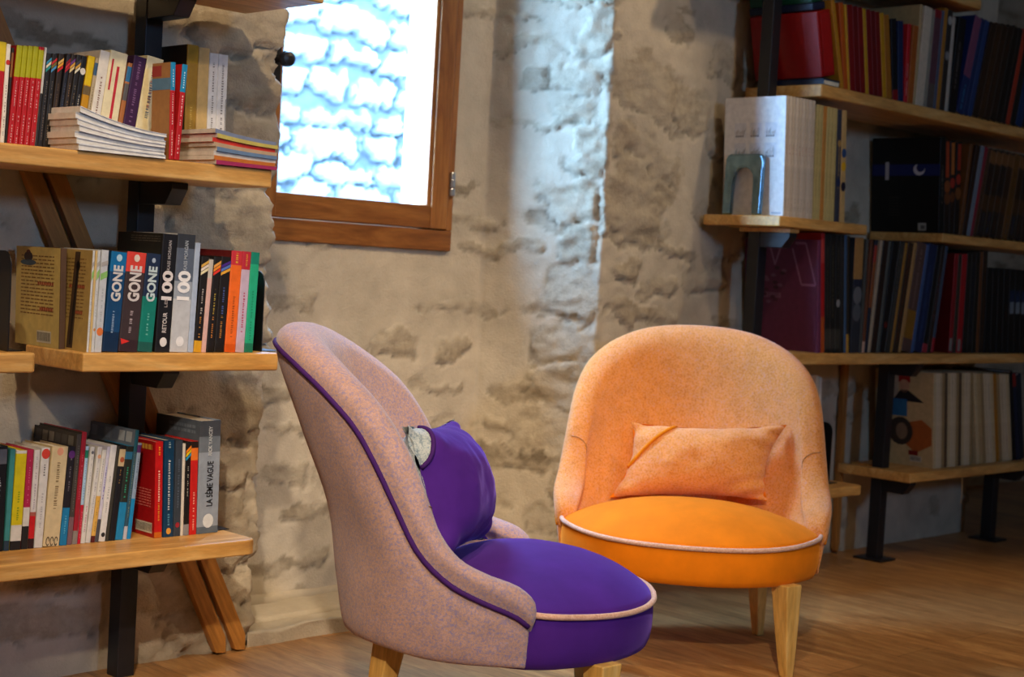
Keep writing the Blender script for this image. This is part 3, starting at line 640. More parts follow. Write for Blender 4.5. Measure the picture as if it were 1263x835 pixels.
{'x': 1.6846, 'lean': -0.0095, 't': 0.0256, 'h': 0.2366, 'd': 0.125, 'y': 2.6, 'z': 1.012, 'c': '#a8802a', 'dash': [(0.1, 0.5, '#c8a850')], 'bands': [(0.85, 1, '#b08818')], 'side': '#3a3024', 'full': 1, 'label': 'olive gold hardback, tallest on the upper shelf', 'group': 'tall novels at the end of the upper shelf', 'row': 'upper_end', 'kind': 'book'},
{'x': 1.7106, 'lean': -0.0095, 't': 0.025, 'h': 0.2344, 'd': 0.12, 'y': 2.6, 'z': 1.012, 'c': '#d2b070', 'full': 1, 'label': 'sand coloured novel between olive gold and white books on upper shelf', 'group': 'tall novels at the end of the upper shelf', 'row': 'upper_end', 'kind': 'book'},
{'x': 1.736, 'lean': -0.0095, 't': 0.0205, 'h': 0.227, 'd': 0.12, 'y': 2.6, 'z': 1.012, 'c': '#e6e4e0', 'dash': [(0.1, 0.92, '#8a8480')], 'full': 1, 'bands': [(0, 0.3, '#dccbb0')], 'label': 'white novel with a line of dark type beside the sand coloured one', 'group': 'tall novels at the end of the upper shelf', 'row': 'upper_end', 'kind': 'book'},
{'x': 1.7569, 'lean': -0.0095, 't': 0.0226, 'h': 0.2273, 'd': 0.12, 'y': 2.6, 'z': 1.012, 'c': '#e6e4e0', 'dash': [(0.1, 0.92, '#8a8480')], 'full': 1, 'bands': [(0, 0.3, '#dccbb0')], 'label': 'white novel with a line of dark type beside the upper shelf bookend', 'group': 'tall novels at the end of the upper shelf', 'row': 'upper_end', 'kind': 'book'},
{'x': 1.3978, 'lean': -0.0245, 't': 0.0124, 'h': 0.1806, 'd': 0.165, 'y': 2.53, 'z': 0.66, 'c': '#5a4028', 'full': 1, 'side': '#cdb56a', 'art': 'yellow', 'label': 'brown spined book with yellow back cover and barcode, mid shelf', 'group': 'books standing on the middle shelf', 'row': 'middle', 'kind': 'book'},
{'x': 1.4108, 'lean': 0.0251, 't': 0.0041, 'h': 0.1799, 'd': 0.15, 'y': 2.457, 'z': 0.66, 'c': '#d4d6d6', 'full': 1, 'side': '#b89a58', 'art': 'yellow2', 'ov': [('slash', 0.7, 0.82, '#8cc06a'), ('slash2', 0.83, 0.9, '#b0aca8')], 'dash': [(0.2, 0.6, '#a8b0b4')], 'label': 'white spined novel with green slash, yellow back cover showing, mid shelf', 'group': 'books standing on the middle shelf', 'row': 'middle', 'kind': 'book'},
{'x': 1.4155, 'lean': 0.0279, 't': 0.0041, 'h': 0.1801, 'd': 0.13, 'y': 2.457, 'z': 0.66, 'c': '#d8b878', 'full': 1, 'label': 'thin straw yellow booklet between white spined novels, mid shelf', 'group': 'books standing on the middle shelf', 'row': 'middle', 'kind': 'book'},
{'x': 1.4202, 'lean': 0.0268, 't': 0.0057, 'h': 0.181, 'd': 0.135, 'y': 2.457, 'z': 0.66, 'c': '#cfd2d3', 'full': 1, 'ov': [('slash', 0.7, 0.82, '#8cc06a'), ('slash2', 0.83, 0.9, '#b0aca8'), ('dot', 0.22, '#c89058', 0.4)], 'dash': [(0.3, 0.62, '#a8b0b4')], 'label': 'white spined novel with green slash after the thin straw booklet, mid shelf', 'group': 'books standing on the middle shelf', 'row': 'middle', 'kind': 'book'},
{'x': 1.4266, 'lean': 0.0353, 't': 0.0142, 'h': 0.1819, 'd': 0.135, 'y': 2.457, 'z': 0.66, 'c': '#c8ccd0', 'full': 1, 'ov': [('slash', 0.7, 0.8, '#8cc06a'), ('slash2', 0.83, 0.9, '#b0aca8'), ('dot', 0.2, '#e07838', 0.45)], 'dash': [(0.3, 0.62, '#a8b0b4')], 'label': 'white spined novel with green slash beside the blue spine, mid shelf', 'group': 'books standing on the middle shelf', 'row': 'middle', 'kind': 'book'},
{'x': 1.4415, 'lean': 0.0621, 't': 0.0317, 'h': 0.1794, 'd': 0.14, 'y': 2.457, 'z': 0.66, 'c': '#0f4470', 'full': 1, 'bands': [(0.8, 1, '#0c6ea8'), (0, 0.2, '#0a2a4a')], 'text': [('GONE', 0.685, 0.62, '#d8d4d0', 0.36), ('~m', 0.3, 0.26, '#9ab0c8')], 'ov': [('dot', 0.94, '#b8d8e8', 0.18)], 'label': 'thick blue novel with big white lettering, mid shelf', 'group': 'books standing on the middle shelf', 'row': 'middle', 'kind': 'book'},
{'x': 1.474, 'lean': 0.0603, 't': 0.0391, 'h': 0.1802, 'd': 0.14, 'y': 2.457, 'z': 0.66, 'c': '#3e3030', 'full': 1, 'bands': [(0.8, 1, '#dd4436'), (0, 0.12, '#352226')], 'text': [('GONE', 0.685, 0.62, '#dcd4d0', 0.36), ('~m', 0.3, 0.26, '#b0a0a0')], 'ov': [('dot', 0.94, '#e8d8c8', 0.15), ('tri', 0.1, '#e03028', 0.35)], 'label': 'thick charcoal novel with red top and white lettering, mid shelf', 'group': 'books standing on the middle shelf', 'row': 'middle', 'kind': 'book'},
{'x': 1.5138, 'lean': 0.0586, 't': 0.0304, 'h': 0.1796, 'd': 0.14, 'y': 2.457, 'z': 0.66, 'c': '#0c7c6c', 'full': 1, 'bands': [(0.56, 1, '#1c2c48'), (0, 0.1, '#1c5a50')], 'text': [('GONE', 0.69, 0.6, '#c8d8d8', 0.36), ('~m', 0.28, 0.26, '#70b8a8')], 'ov': [('dot', 0.93, '#a8b8c8', 0.13)], 'label': 'thick teal novel with dark blue top and white lettering, mid shelf', 'group': 'books standing on the middle shelf', 'row': 'middle', 'kind': 'book'},
{'x': 1.5497, 'lean': 0.0303, 't': 0.0315, 'h': 0.2172, 'd': 0.155, 'y': 2.457, 'z': 0.66, 'c': '#121114', 'full': 1, 'side': '#15130f', 'bands': [(0, 0.04, '#1c1a1c')], 'text': [('100', 0.565, 0.7, '#e4dcd8', 0.25), ('LES', 0.415, 0.2, '#a89c98', 0.07), ('RETOUR', 0.25, 0.28, '#d0c8c4', 0.17), ('KASS MORGAN', 0.82, 0.2, '#a8a4a4', 0.25)], 'ov': [('dot', 0.085, '#e0dcd8', 0.24)], 'sideart': 'rows', 'label': 'tall thick black novel with white number on spine, mid shelf', 'group': 'books standing on the middle shelf', 'row': 'middle', 'kind': 'book'},
{'x': 1.5818, 'lean': 0.0296, 't': 0.0385, 'h': 0.2186, 'd': 0.155, 'y': 2.457, 'z': 0.66, 'c': '#c2c4c6', 'full': 1, 'bands': [(0.6, 1, '#5a6474'), (0.88, 1, '#33373e'), (0.45, 0.6, '#9aa2ac')], 'text': [('100', 0.565, 0.7, '#f2f0ee', 0.25), ('KASS MORGAN', 0.82, 0.2, '#a8b0b8', 0.25)], 'ov': [('dot', 0.09, '#e8e8e8', 0.22)], 'label': 'tall thick silver white novel with white number on spine, mid shelf', 'group': 'books standing on the middle shelf', 'row': 'middle', 'kind': 'book'},
{'x': 1.621, 'lean': 0.028, 't': 0.0117, 'h': 0.2046, 'd': 0.14, 'y': 2.457, 'z': 0.66, 'c': '#aab8cc', 'full': 1, 'label': 'slim pale blue book beside the silver white novel, mid shelf', 'group': 'books standing on the middle shelf', 'row': 'middle', 'kind': 'book'},
{'x': 1.6335, 'lean': 0.0466, 't': 0.0168, 'h': 0.1798, 'd': 0.11, 'y': 2.457, 'z': 0.66, 'c': '#1a1512', 'full': 1, 'ov': [('diag', 0.8, 0.97, ['#f0e0b0', '#e8d8c8', '#e0b050'])], 'dash': [(0.4, 0.66, '#a8a098'), (0.15, 0.38, '#b07830')], 'bands': [(0, 0.12, '#d8a020')], 'label': 'black pocket book with cream and gold slanted bands, mid shelf', 'group': 'books standing on the middle shelf', 'row': 'middle', 'kind': 'book'},
{'x': 1.651, 'lean': 0.0446, 't': 0.01, 'h': 0.1748, 'd': 0.11, 'y': 2.457, 'z': 0.66, 'c': '#d8aea4', 'full': 1, 'bands': [(0.8, 1, '#c8beb0')], 'label': 'thin pale pink pocket book between black pocket books, mid shelf', 'group': 'books standing on the middle shelf', 'row': 'middle', 'kind': 'book'},
{'x': 1.6618, 'lean': 0.0425, 't': 0.0163, 'h': 0.18, 'd': 0.11, 'y': 2.457, 'z': 0.66, 'c': '#1a1512', 'full': 1, 'ov': [('diag', 0.8, 0.97, ['#e03828', '#f08a28', '#e8a048'])], 'dash': [(0.4, 0.66, '#a8923a'), (0.15, 0.38, '#c07830')], 'bands': [(0, 0.02, '#0a0a0a')], 'label': 'black pocket book with orange and red slanted bands, mid shelf', 'group': 'books standing on the middle shelf', 'row': 'middle', 'kind': 'book'},
{'x': 1.6788, 'lean': 0.0406, 't': 0.0219, 'h': 0.1811, 'd': 0.11, 'y': 2.457, 'z': 0.66, 'c': '#1a1512', 'full': 1, 'ov': [('diag', 0.8, 0.97, ['#e8a838', '#5a78c0', '#4a2a88'])], 'dash': [(0.4, 0.68, '#4a5a90'), (0.15, 0.38, '#b07830')], 'label': 'black pocket book with violet and blue slanted bands, mid shelf', 'group': 'books standing on the middle shelf', 'row': 'middle', 'kind': 'book'},
{'x': 1.7023, 'lean': 0.0346, 't': 0.0248, 'h': 0.1934, 'd': 0.13, 'y': 2.457, 'z': 0.66, 'c': '#ee6a1e', 'full': 1, 'side': '#5a0e10', 'bands': [(0.86, 1, '#c8303a'), (0, 0.08, '#d85a12')], 'dash': [(0.15, 0.55, '#a84a10'), (0.88, 0.98, '#d8a038')], 'label': 'bright orange paperback with red top, mid shelf', 'group': 'books standing on the middle shelf', 'row': 'middle', 'kind': 'book'},
{'x': 1.7278, 'lean': 0.0327, 't': 0.0195, 'h': 0.1933, 'd': 0.13, 'y': 2.457, 'z': 0.66, 'c': '#c4aec0', 'full': 1, 'bands': [(0.82, 1, '#b82838')], 'dash': [(0.2, 0.6, '#b03858'), (0.84, 0.98, '#d89838')], 'label': 'lilac paperback with crimson top between orange and green, mid shelf', 'group': 'books standing on the middle shelf', 'row': 'middle', 'kind': 'book'},
{'x': 1.7481, 'lean': 0.0308, 't': 0.0196, 'h': 0.1927, 'd': 0.13, 'y': 2.457, 'z': 0.66, 'c': '#22a87c', 'full': 1, 'bands': [(0.88, 1, '#128068'), (0, 0.09, '#1c7a60')], 'dash': [(0.12, 0.62, '#108a60')], 'label': 'emerald green paperback beside the mid shelf bookend', 'group': 'books standing on the middle shelf', 'row': 'middle', 'kind': 'book'},
{'x': 1.2892, 'lean': 0.0055, 't': 0.0275, 'h': 0.1882, 'd': 0.14, 'y': 2.55, 'z': 0.298, 'c': '#0c0c0e', 'bands': [(0.83, 0.97, '#5a5e68')], 'dash': [(0.5, 0.7, '#a8a8a8')], 'label': 'black book with grey photo on its spine top, first along the low shelf', 'group': 'paperbacks on the low shelf before the steel post', 'row': 'lower', 'kind': 'book'},
{'x': 1.3176, 'lean': 0.0291, 't': 0.0104, 'h': 0.1818, 'd': 0.104, 'y': 2.55, 'z': 0.298, 'c': '#3c8a88', 'bands': [(0, 0.1, '#243a4a')], 'label': 'slim teal paperback next to black book, second along the low shelf', 'group': 'paperbacks on the low shelf before the steel post', 'row': 'lower', 'kind': 'book'},
{'x': 1.329, 'lean': 0.0298, 't': 0.021, 'h': 0.1784, 'd': 0.104, 'y': 2.55, 'z': 0.298, 'c': '#d2c00c', 'bands': [(0.09, 0.25, '#d6d2c6'), (0, 0.09, '#1c1a18'), (0.97, 1, '#d6d2c6')], 'dash': [(0.3, 0.6, '#8a9a10')], 'label': 'yellow paperback with white foot, third from the black book with the grey photo, low shelf', 'group': 'paperbacks on the low shelf before the steel post', 'row': 'lower', 'kind': 'book'},
{'x': 1.3508, 'lean': 0.028, 't': 0.0126, 'h': 0.1796, 'd': 0.104, 'y': 2.55, 'z': 0.298, 'c': '#ad1f48', 'bands': [(0.23, 0.42, '#d6d2c8'), (0, 0.23, '#1e1c1a')], 'dash': [(0.45, 0.9, '#c8607c')], 'label': 'crimson paperback with white and black foot, fourth along the low shelf', 'group': 'paperbacks on the low shelf before the steel post', 'row': 'lower', 'kind': 'book'},
{'x': 1.3641, 'lean': 0.032, 't': 0.0111, 'h': 0.1783, 'd': 0.104, 'y': 2.55, 'z': 0.298, 'c': '#d4d0cc', 'bands': [(0.1, 0.33, '#c4141a'), (0, 0.1, '#2a1414'), (0.33, 0.37, '#a85a4a')], 'dash': [(0.4, 0.95, '#a89aa4')], 'label': 'white paperback with red block low down, fifth along the low shelf', 'group': 'paperbacks on the low shelf before the steel post', 'row': 'lower', 'kind': 'book'},
{'x': 1.376, 'lean': 0.0422, 't': 0.0164, 'h': 0.1814, 'd': 0.104, 'y': 2.55, 'z': 0.298, 'c': '#d4d2cc', 'ov': [('dot', 0.94, '#d04030', 0.5)], 'dash': [(0.2, 0.55, '#b0acac'), (0.72, 0.86, '#6a6a6a')], 'label': 'white paperback with round red mark, sixth along the low shelf', 'group': 'paperbacks on the low shelf before the steel post', 'row': 'lower', 'kind': 'book'},
{'x': 1.3934, 'lean': 0.0598, 't': 0.0321, 'h': 0.1821, 'd': 0.104, 'y': 2.55, 'z': 0.298, 'c': '#d0bd92', 'dash': [(0.35, 0.85, '#8a7450')], 'ov': [('dot', 0.95, '#d89878', 0.2), ('ring3', 0.05, '#4a4030', 0.15)], 'label': 'thick beige novel with brown serif lettering, seventh along the low shelf', 'group': 'paperbacks on the low shelf before the steel post', 'row': 'lower', 'kind': 'book'},
{'x': 1.4265, 'lean': 0.0571, 't': 0.0144, 'h': 0.1815, 'd': 0.104, 'y': 2.55, 'z': 0.298, 'c': '#1c181e', 'bands': [(0, 0.38, '#1478a8')], 'ov': [('dot', 0.92, '#5a2a70', 0.45)], 'dash': [(0.55, 0.9, '#6a646c'), (0.1, 0.3, '#60b0d0')], 'label': 'dark paperback with blue foot, eighth from the black book with the grey photo, low shelf', 'group': 'paperbacks on the low shelf before the steel post', 'row': 'lower', 'kind': 'book'},
{'x': 1.4416, 'lean': 0.0553, 't': 0.0098, 'h': 0.2039, 'd': 0.16, 'y': 2.55, 'z': 0.298, 'c': '#423c36', 'sideart': 'photos', 'bands': [(0, 0.25, '#7a5a60')], 'dash': [(0.3, 0.9, '#6a645c')], 'side': '#3a332c', 'label': 'tall grey brown album with photos along its top, ninth along the low shelf', 'group': 'paperbacks on the low shelf before the steel post', 'row': 'lower', 'kind': 'book'},
{'x': 1.4521, 'lean': 0.0538, 't': 0.0098, 'h': 0.2073, 'd': 0.16, 'y': 2.55, 'z': 0.298, 'c': '#9c1a2a', 'bands': [(0, 0.12, '#8a8078')], 'dash': [(0.4, 0.8, '#c05a68')], 'side': '#3a332c', 'label': 'tall thin crimson album, tenth from the black book with the grey photo, low shelf', 'group': 'paperbacks on the low shelf before the steel post', 'row': 'lower', 'kind': 'book'},
{'x': 1.4627, 'lean': 0.052, 't': 0.0062, 'h': 0.1807, 'd': 0.104, 'y': 2.55, 'z': 0.298, 'c': '#a8c8e0', 'bands': [(0, 0.4, '#c0142e'), (0.88, 0.96, '#1f7c60')], 'dash': [(0.45, 0.85, '#5a8ab0'), (0.06, 0.35, '#e08090')], 'label': 'pale blue paperback with red lower half, eleventh along the low shelf', 'group': 'paperbacks on the low shelf before the steel post', 'row': 'lower', 'kind': 'book'},
{'x': 1.4696, 'lean': 0.068, 't': 0.0089, 'h': 0.1797, 'd': 0.104, 'y': 2.55, 'z': 0.298, 'c': '#d6d4cc', 'dash': [(0.1, 0.4, '#c07088'), (0.5, 0.9, '#b4b4b0')], 'ov': [('dot', 0.94, '#6a6a70', 0.3)], 'label': 'white paperback with pink lettering, twelfth from the black book with the grey photo, low shelf', 'group': 'paperbacks on the low shelf before the steel post', 'row': 'lower', 'kind': 'book'},
{'x': 1.4793, 'lean': 0.0963, 't': 0.0099, 'h': 0.1787, 'd': 0.104, 'y': 2.55, 'z': 0.298, 'c': '#d2d0ca', 'dash': [(0.3, 0.9, '#a4a4a4')], 'ov': [('dot', 0.9, '#d8a078', 0.35)], 'label': 'white paperback with thin grey lettering, thirteenth along the low shelf', 'group': 'paperbacks on the low shelf before the steel post', 'row': 'lower', 'kind': 'book'},
{'x': 1.49, 'lean': 0.0977, 't': 0.0086, 'h': 0.1729, 'd': 0.104, 'y': 2.55, 'z': 0.298, 'c': '#d6d4ca', 'bands': [(0.07, 0.5, '#d8aa50'), (0, 0.07, '#5a1a14')], 'dash': [(0.55, 0.9, '#9a9a98'), (0.12, 0.45, '#a88030')], 'label': 'white paperback with straw yellow lower half, fourteenth along the low shelf', 'group': 'paperbacks on the low shelf before the steel post', 'row': 'lower', 'kind': 'book'},
{'x': 1.4994, 'lean': 0.0958, 't': 0.0067, 'h': 0.1785, 'd': 0.104, 'y': 2.55, 'z': 0.298, 'c': '#c8c6d6', 'dash': [(0.45, 0.8, '#5a48b0'), (0.45, 0.8, '#5a48b0')], 'bands': [(0, 0.24, '#4a4a50')], 'label': 'pale lavender paperback with violet lettering, fifteenth along the low shelf', 'group': 'paperbacks on the low shelf before the steel post', 'row': 'lower', 'kind': 'book'},
{'x': 1.5068, 'lean': 0.0939, 't': 0.0131, 'h': 0.1805, 'd': 0.104, 'y': 2.55, 'z': 0.298, 'c': '#dad8d2', 'dash': [(0.3, 0.7, '#a8a8a4')], 'ov': [('dot', 0.07, '#2a2a2a', 0.3)], 'label': 'white paperback with small black numeral, sixteenth along the low shelf', 'group': 'paperbacks on the low shelf before the steel post', 'row': 'lower', 'kind': 'book'},
{'x': 1.5209, 'lean': 0.0912, 't': 0.0062, 'h': 0.179, 'd': 0.104, 'y': 2.55, 'z': 0.298, 'c': '#3a382e', 'label': 'slim dark olive paperback, seventeenth from the black book with the grey photo, low shelf', 'group': 'paperbacks on the low shelf before the steel post', 'row': 'lower', 'kind': 'book'},
{'x': 1.5279, 'lean': 0.0893, 't': 0.0129, 'h': 0.1794, 'd': 0.104, 'y': 2.55, 'z': 0.298, 'c': '#141418', 'bands': [(0.78, 0.96, '#c8b48c')], 'dash': [(0.6, 0.75, '#8a6a3a')], 'ov': [('dot', 0.85, '#b05a38', 0.35)], 'label': 'black paperback with beige picture on top, eighteenth along the low shelf', 'group': 'paperbacks on the low shelf before the steel post', 'row': 'lower', 'kind': 'book'},
{'x': 1.5417, 'lean': 0.0866, 't': 0.0156, 'h': 0.1773, 'd': 0.104, 'y': 2.55, 'z': 0.298, 'c': '#1880b0', 'bands': [(0.4, 1, '#242a24'), (0.86, 0.94, '#2a6a90')], 'dash': [(0.45, 0.8, '#2a9a78')], 'label': 'bright blue paperback with dark speckled top, nineteenth along the low shelf', 'group': 'paperbacks on the low shelf before the steel post', 'row': 'lower', 'kind': 'book'},
{'x': 1.5581, 'lean': 0.0848, 't': 0.0076, 'h': 0.2074, 'd': 0.17, 'y': 2.55, 'z': 0.298, 'c': '#2c5266', 'sideart': 'photos2', 'bands': [(0, 0.12, '#b8b8c0'), (0.8, 1, '#1a5a70')], 'dash': [(0.2, 0.8, '#7a8a78')], 'side': '#6a7684', 'label': 'tall slim comic with pale pictures on its cover, twentieth along the low shelf', 'group': 'paperbacks on the low shelf before the steel post', 'row': 'lower', 'kind': 'book'},
{'x': 1.5665, 'lean': 0.0831, 't': 0.0083, 'h': 0.1824, 'd': 0.104, 'y': 2.55, 'z': 0.298, 'c': '#8aa0bc', 'bands': [(0, 0.42, '#1488c4'), (0.9, 0.98, '#5a3070')], 'dash': [(0.5, 0.85, '#4a607a')], 'label': 'pale blue comic with bright blue foot, twenty-first along the low shelf', 'group': 'paperbacks on the low shelf before the steel post', 'row': 'lower', 'kind': 'book'},
{'x': 1.6167, 'lean': -0.0347, 't': 0.0167, 'h': 0.185, 'd': 0.118, 'y': 2.535, 'z': 0.298, 'c': '#c01a1e', 'full': 1, 'side': '#a01418', 'art': 'redcover', 'dash': [(0.18, 0.36, '#d8a038'), (0.38, 0.72, '#f0d8c8'), (0.86, 0.97, '#e89830')], 'bands': [(0, 0.06, '#c86a20')], 'label': 'thick glossy red novel with red cover facing the post, low shelf', 'group': 'novels on the low shelf between steel post and bookend', 'row': 'lower_end', 'kind': 'book'},
{'x': 1.6362, 'lean': -0.0324, 't': 0.0218, 'h': 0.1873, 'd': 0.118, 'y': 2.535, 'z': 0.298, 'c': '#123e62', 'full': 1, 'dash': [(0.28, 0.8, '#c8d0d8'), (0.12, 0.25, '#5a90b0'), (0.92, 0.98, '#90a8b0')], 'ov': [('dot', 0.06, '#e0a040', 0.25)], 'label': 'glossy dark blue novel with white lettering beside red one, low shelf', 'group': 'novels on the low shelf between steel post and bookend', 'row': 'lower_end', 'kind': 'book'},
{'x': 1.6588, 'lean': -0.0182, 't': 0.0153, 'h': 0.1862, 'd': 0.118, 'y': 2.535, 'z': 0.298, 'c': '#36404e', 'full': 1, 'dash': [(0.3, 0.8, '#5a6a80')], 'ov': [('dot', 0.118, '#a02838', 0.3)], 'label': 'slate grey novel with faint lettering, low shelf', 'group': 'novels on the low shelf between steel post and bookend', 'row': 'lower_end', 'kind': 'book'},
{'x': 1.6748, 'lean': -0.0202, 't': 0.0062, 'h': 0.1794, 'd': 0.118, 'y': 2.535, 'z': 0.298, 'c': '#d8d4cc', 'full': 1, 'label': 'thin white book between slate grey and black spines, low shelf', 'group': 'novels on the low shelf between steel post and bookend', 'row': 'lower_end', 'kind': 'book'},
{'x': 1.6818, 'lean': -0.0222, 't': 0.0121, 'h': 0.1816, 'd': 0.118, 'y': 2.535, 'z': 0.298, 'c': '#141416', 'full': 1, 'ov': [('diag', 0.8, 0.97, ['#2a9ac8', '#e8c818', '#f08a20'])], 'dash': [(0.42, 0.74, '#a8a8a0')], 'bands': [(0, 0.118, '#8a8a90')], 'label': 'black pocket book with orange and yellow slanted bands on the low shelf', 'group': 'novels on the low shelf between steel post and bookend', 'row': 'lower_end', 'kind': 'book'},
{'x': 1.6947, 'lean': -0.0243, 't': 0.0161, 'h': 0.1825, 'd': 0.118, 'y': 2.535, 'z': 0.298, 'c': '#c81e1c', 'full': 1, 'bands': [(0.8, 0.93, '#e87828'), (0.93, 1, '#241410')], 'dash': [(0.05, 0.48, '#f0b0a0')], 'label': 'red pocket book with orange band and black top, low shelf', 'group': 'novels on the low shelf between steel post and bookend', 'row': 'lower_end', 'kind': 'book'},
{'x': 1.7117, 'lean': -0.0178, 't': 0.0489, 'h': 0.2218, 'd': 0.155, 'y': 2.535, 'z': 0.298, 'c': '#93a0b2', 'full': 1, 'side': '#5c646e', 'bands': [(0.72, 0.86, '#6d7886'), (0.86, 1, '#4a515c'), (0.0, 0.06, '#5a6878')], 'text': [('LA 5ÈME VAGUE', 0.44, 0.36, '#15171a', 0.4), ('RICK YANCEY', 0.82, 0.16, '#c8d0d8', 0.26)], 'ov': [('dot', 0.11, '#dce4ec', 0.25)], 'sideart': 'dim', 'label': 'very thick silver blue novel with black lettering, at the low shelf bookend', 'group': 'novels on the low shelf between steel post and bookend', 'row': 'lower_end', 'kind': 'book'},
{'x': 3.7225, 'lean': -0.3051, 't': 0.0172, 'h': 0.2464, 'd': 0.22, 'y': 2.455, 'z': 1.402, 'c': '#b07a1c', 'full': 1, 'label': 'golden yellow folder with dark speckle, first in its row on the top shelf', 'group': 'folders and comic albums on the top shelf', 'row': 'top', 'kind': 'folder'},
{'x': 3.741, 'lean': -0.2267, 't': 0.0197, 'h': 0.2412, 'd': 0.22, 'y': 2.455, 'z': 1.402, 'c': '#b4500f', 'label': 'orange red folder, second from the golden yellow folder, top shelf', 'group': 'folders and comic albums on the top shelf', 'row': 'top', 'kind': 'folder'},
{'x': 3.7616, 'lean': -0.1947, 't': 0.0098, 'h': 0.2395, 'd': 0.22, 'y': 2.455, 'z': 1.402, 'c': '#c8961a', 'label': 'thin yellow folder, third from the golden yellow folder, top shelf', 'group': 'folders and comic albums on the top shelf', 'row': 'top', 'kind': 'folder'},
{'x': 3.772, 'lean': -0.1869, 't': 0.0256, 'h': 0.2392, 'd': 0.22, 'y': 2.455, 'z': 1.402, 'c': '#7a0a0c', 'label': 'dark red folder, fourth from the golden yellow folder, top shelf', 'group': 'folders and comic albums on the top shelf', 'row': 'top', 'kind': 'folder'},
{'x': 3.7985, 'lean': -0.1869, 't': 0.0257, 'h': 0.2399, 'd': 0.22, 'y': 2.455, 'z': 1.402, 'c': '#6e080a', 'label': 'dark red folder, fifth from the golden yellow folder, top shelf', 'group': 'folders and comic albums on the top shelf', 'row': 'top', 'kind': 'folder'},
{'x': 3.8251, 'lean': -0.1872, 't': 0.0259, 'h': 0.2407, 'd': 0.22, 'y': 2.455, 'z': 1.402, 'c': '#7c0c0c', 'label': 'dark red folder, sixth from the golden yellow folder, top shelf', 'group': 'folders and comic albums on the top shelf', 'row': 'top', 'kind': 'folder'},
{'x': 3.8521, 'lean': -0.1881, 't': 0.0163, 'h': 0.2416, 'd': 0.22, 'y': 2.455, 'z': 1.402, 'c': '#c89614', 'label': 'narrow yellow folder between two dark red ones, seventh from the golden yellow folder, top shelf', 'group': 'folders and comic albums on the top shelf', 'row': 'top', 'kind': 'folder'},
{'x': 3.8692, 'lean': -0.1887, 't': 0.0234, 'h': 0.2411, 'd': 0.22, 'y': 2.455, 'z': 1.402, 'c': '#780a0c', 'label': 'dark red folder, eighth from the golden yellow folder, top shelf', 'group': 'folders and comic albums on the top shelf', 'row': 'top', 'kind': 'folder'},
{'x': 3.8936, 'lean': -0.1895, 't': 0.0235, 'h': 0.2417, 'd': 0.22, 'y': 2.455, 'z': 1.402, 'c': '#6a080a', 'label': 'dark red folder, ninth from the golden yellow folder, top shelf', 'group': 'folders and comic albums on the top shelf', 'row': 'top', 'kind': 'folder'},
{'x': 3.9182, 'lean': -0.1905, 't': 0.0236, 'h': 0.2422, 'd': 0.22, 'y': 2.455, 'z': 1.402, 'c': '#760b0c', 'label': 'dark red folder, tenth from the golden yellow folder, top shelf', 'group': 'folders and comic albums on the top shelf', 'row': 'top', 'kind': 'folder'},
{'x': 3.9431, 'lean': -0.1921, 't': 0.0209, 'h': 0.243, 'd': 0.22, 'y': 2.455, 'z': 1.402, 'c': '#c89010', 'label': 'bright yellow folder after dark red pair, eleventh from the golden yellow folder, top shelf', 'group': 'folders and comic albums on the top shelf', 'row': 'top', 'kind': 'folder'},
{'x': 3.9651, 'lean': -0.1934, 't': 0.0278, 'h': 0.2405, 'd': 0.22, 'y': 2.455, 'z': 1.402, 'c': '#a86a1c', 'label': 'tan gold folder after bright yellow one, twelfth from the golden yellow folder, top shelf', 'group': 'folders and comic albums on the top shelf', 'row': 'top', 'kind': 'folder'},
{'x': 3.9985, 'lean': -0.1717, 't': 0.0284, 'h': 0.2355, 'd': 0.21, 'y': 2.455, 'z': 1.402, 'c': '#0e0e14', 'bands': [(0, 0.13, '#8a1418')], 'label': 'black comic album with red foot, thirteenth from the golden yellow folder, top shelf', 'group': 'folders and comic albums on the top shelf', 'row': 'top', 'kind': 'comic_album'},
{'x': 4.0286, 'lean': -0.1296, 't': 0.0279, 'h': 0.234, 'd': 0.21, 'y': 2.455, 'z': 1.402, 'c': '#14264e', 'label': 'navy blue comic album, fourteenth from the golden yellow folder, top shelf', 'group': 'folders and comic albums on the top shelf', 'row': 'top', 'kind': 'comic_album'},
{'x': 4.0594, 'lean': -0.0197, 't': 0.0179, 'h': 0.232, 'd': 0.21, 'y': 2.455, 'z': 1.402, 'c': '#c01a22', 'dash': [(0.1, 0.5, '#e8c8b8')], 'label': 'red spined comic album with white lettering, fifteenth from the golden yellow folder, top shelf', 'group': 'folders and comic albums on the top shelf', 'row': 'top', 'kind': 'comic_album'},
{'x': 4.0786, 'lean': 0.0259, 't': 0.0309, 'h': 0.2321, 'd': 0.21, 'y': 2.455, 'z': 1.402, 'c': '#a8581a', 'label': 'burnt orange comic album, sixteenth from the golden yellow folder, top shelf', 'group': 'folders and comic albums on the top shelf', 'row': 'top', 'kind': 'comic_album'},
{'x': 4.1113, 'lean': 0.0199, 't': 0.0121, 'h': 0.2985, 'd': 0.21, 'y': 2.455, 'z': 1.402, 'c': '#b8a070', 'label': 'thin straw comic album, seventeenth from the golden yellow folder, top shelf', 'group': 'folders and comic albums on the top shelf', 'row': 'top', 'kind': 'comic_album'},
{'x': 4.1248, 'lean': 0.0604, 't': 0.0431, 'h': 0.2969, 'd': 0.21, 'y': 2.455, 'z': 1.402, 'c': '#c8b89c', 'bands': [(0, 1, '#cbbda4')], 'label': 'cream white comic album, eighteenth from the golden yellow folder, top shelf', 'group': 'folders and comic albums on the top shelf', 'row': 'top', 'kind': 'comic_album'},
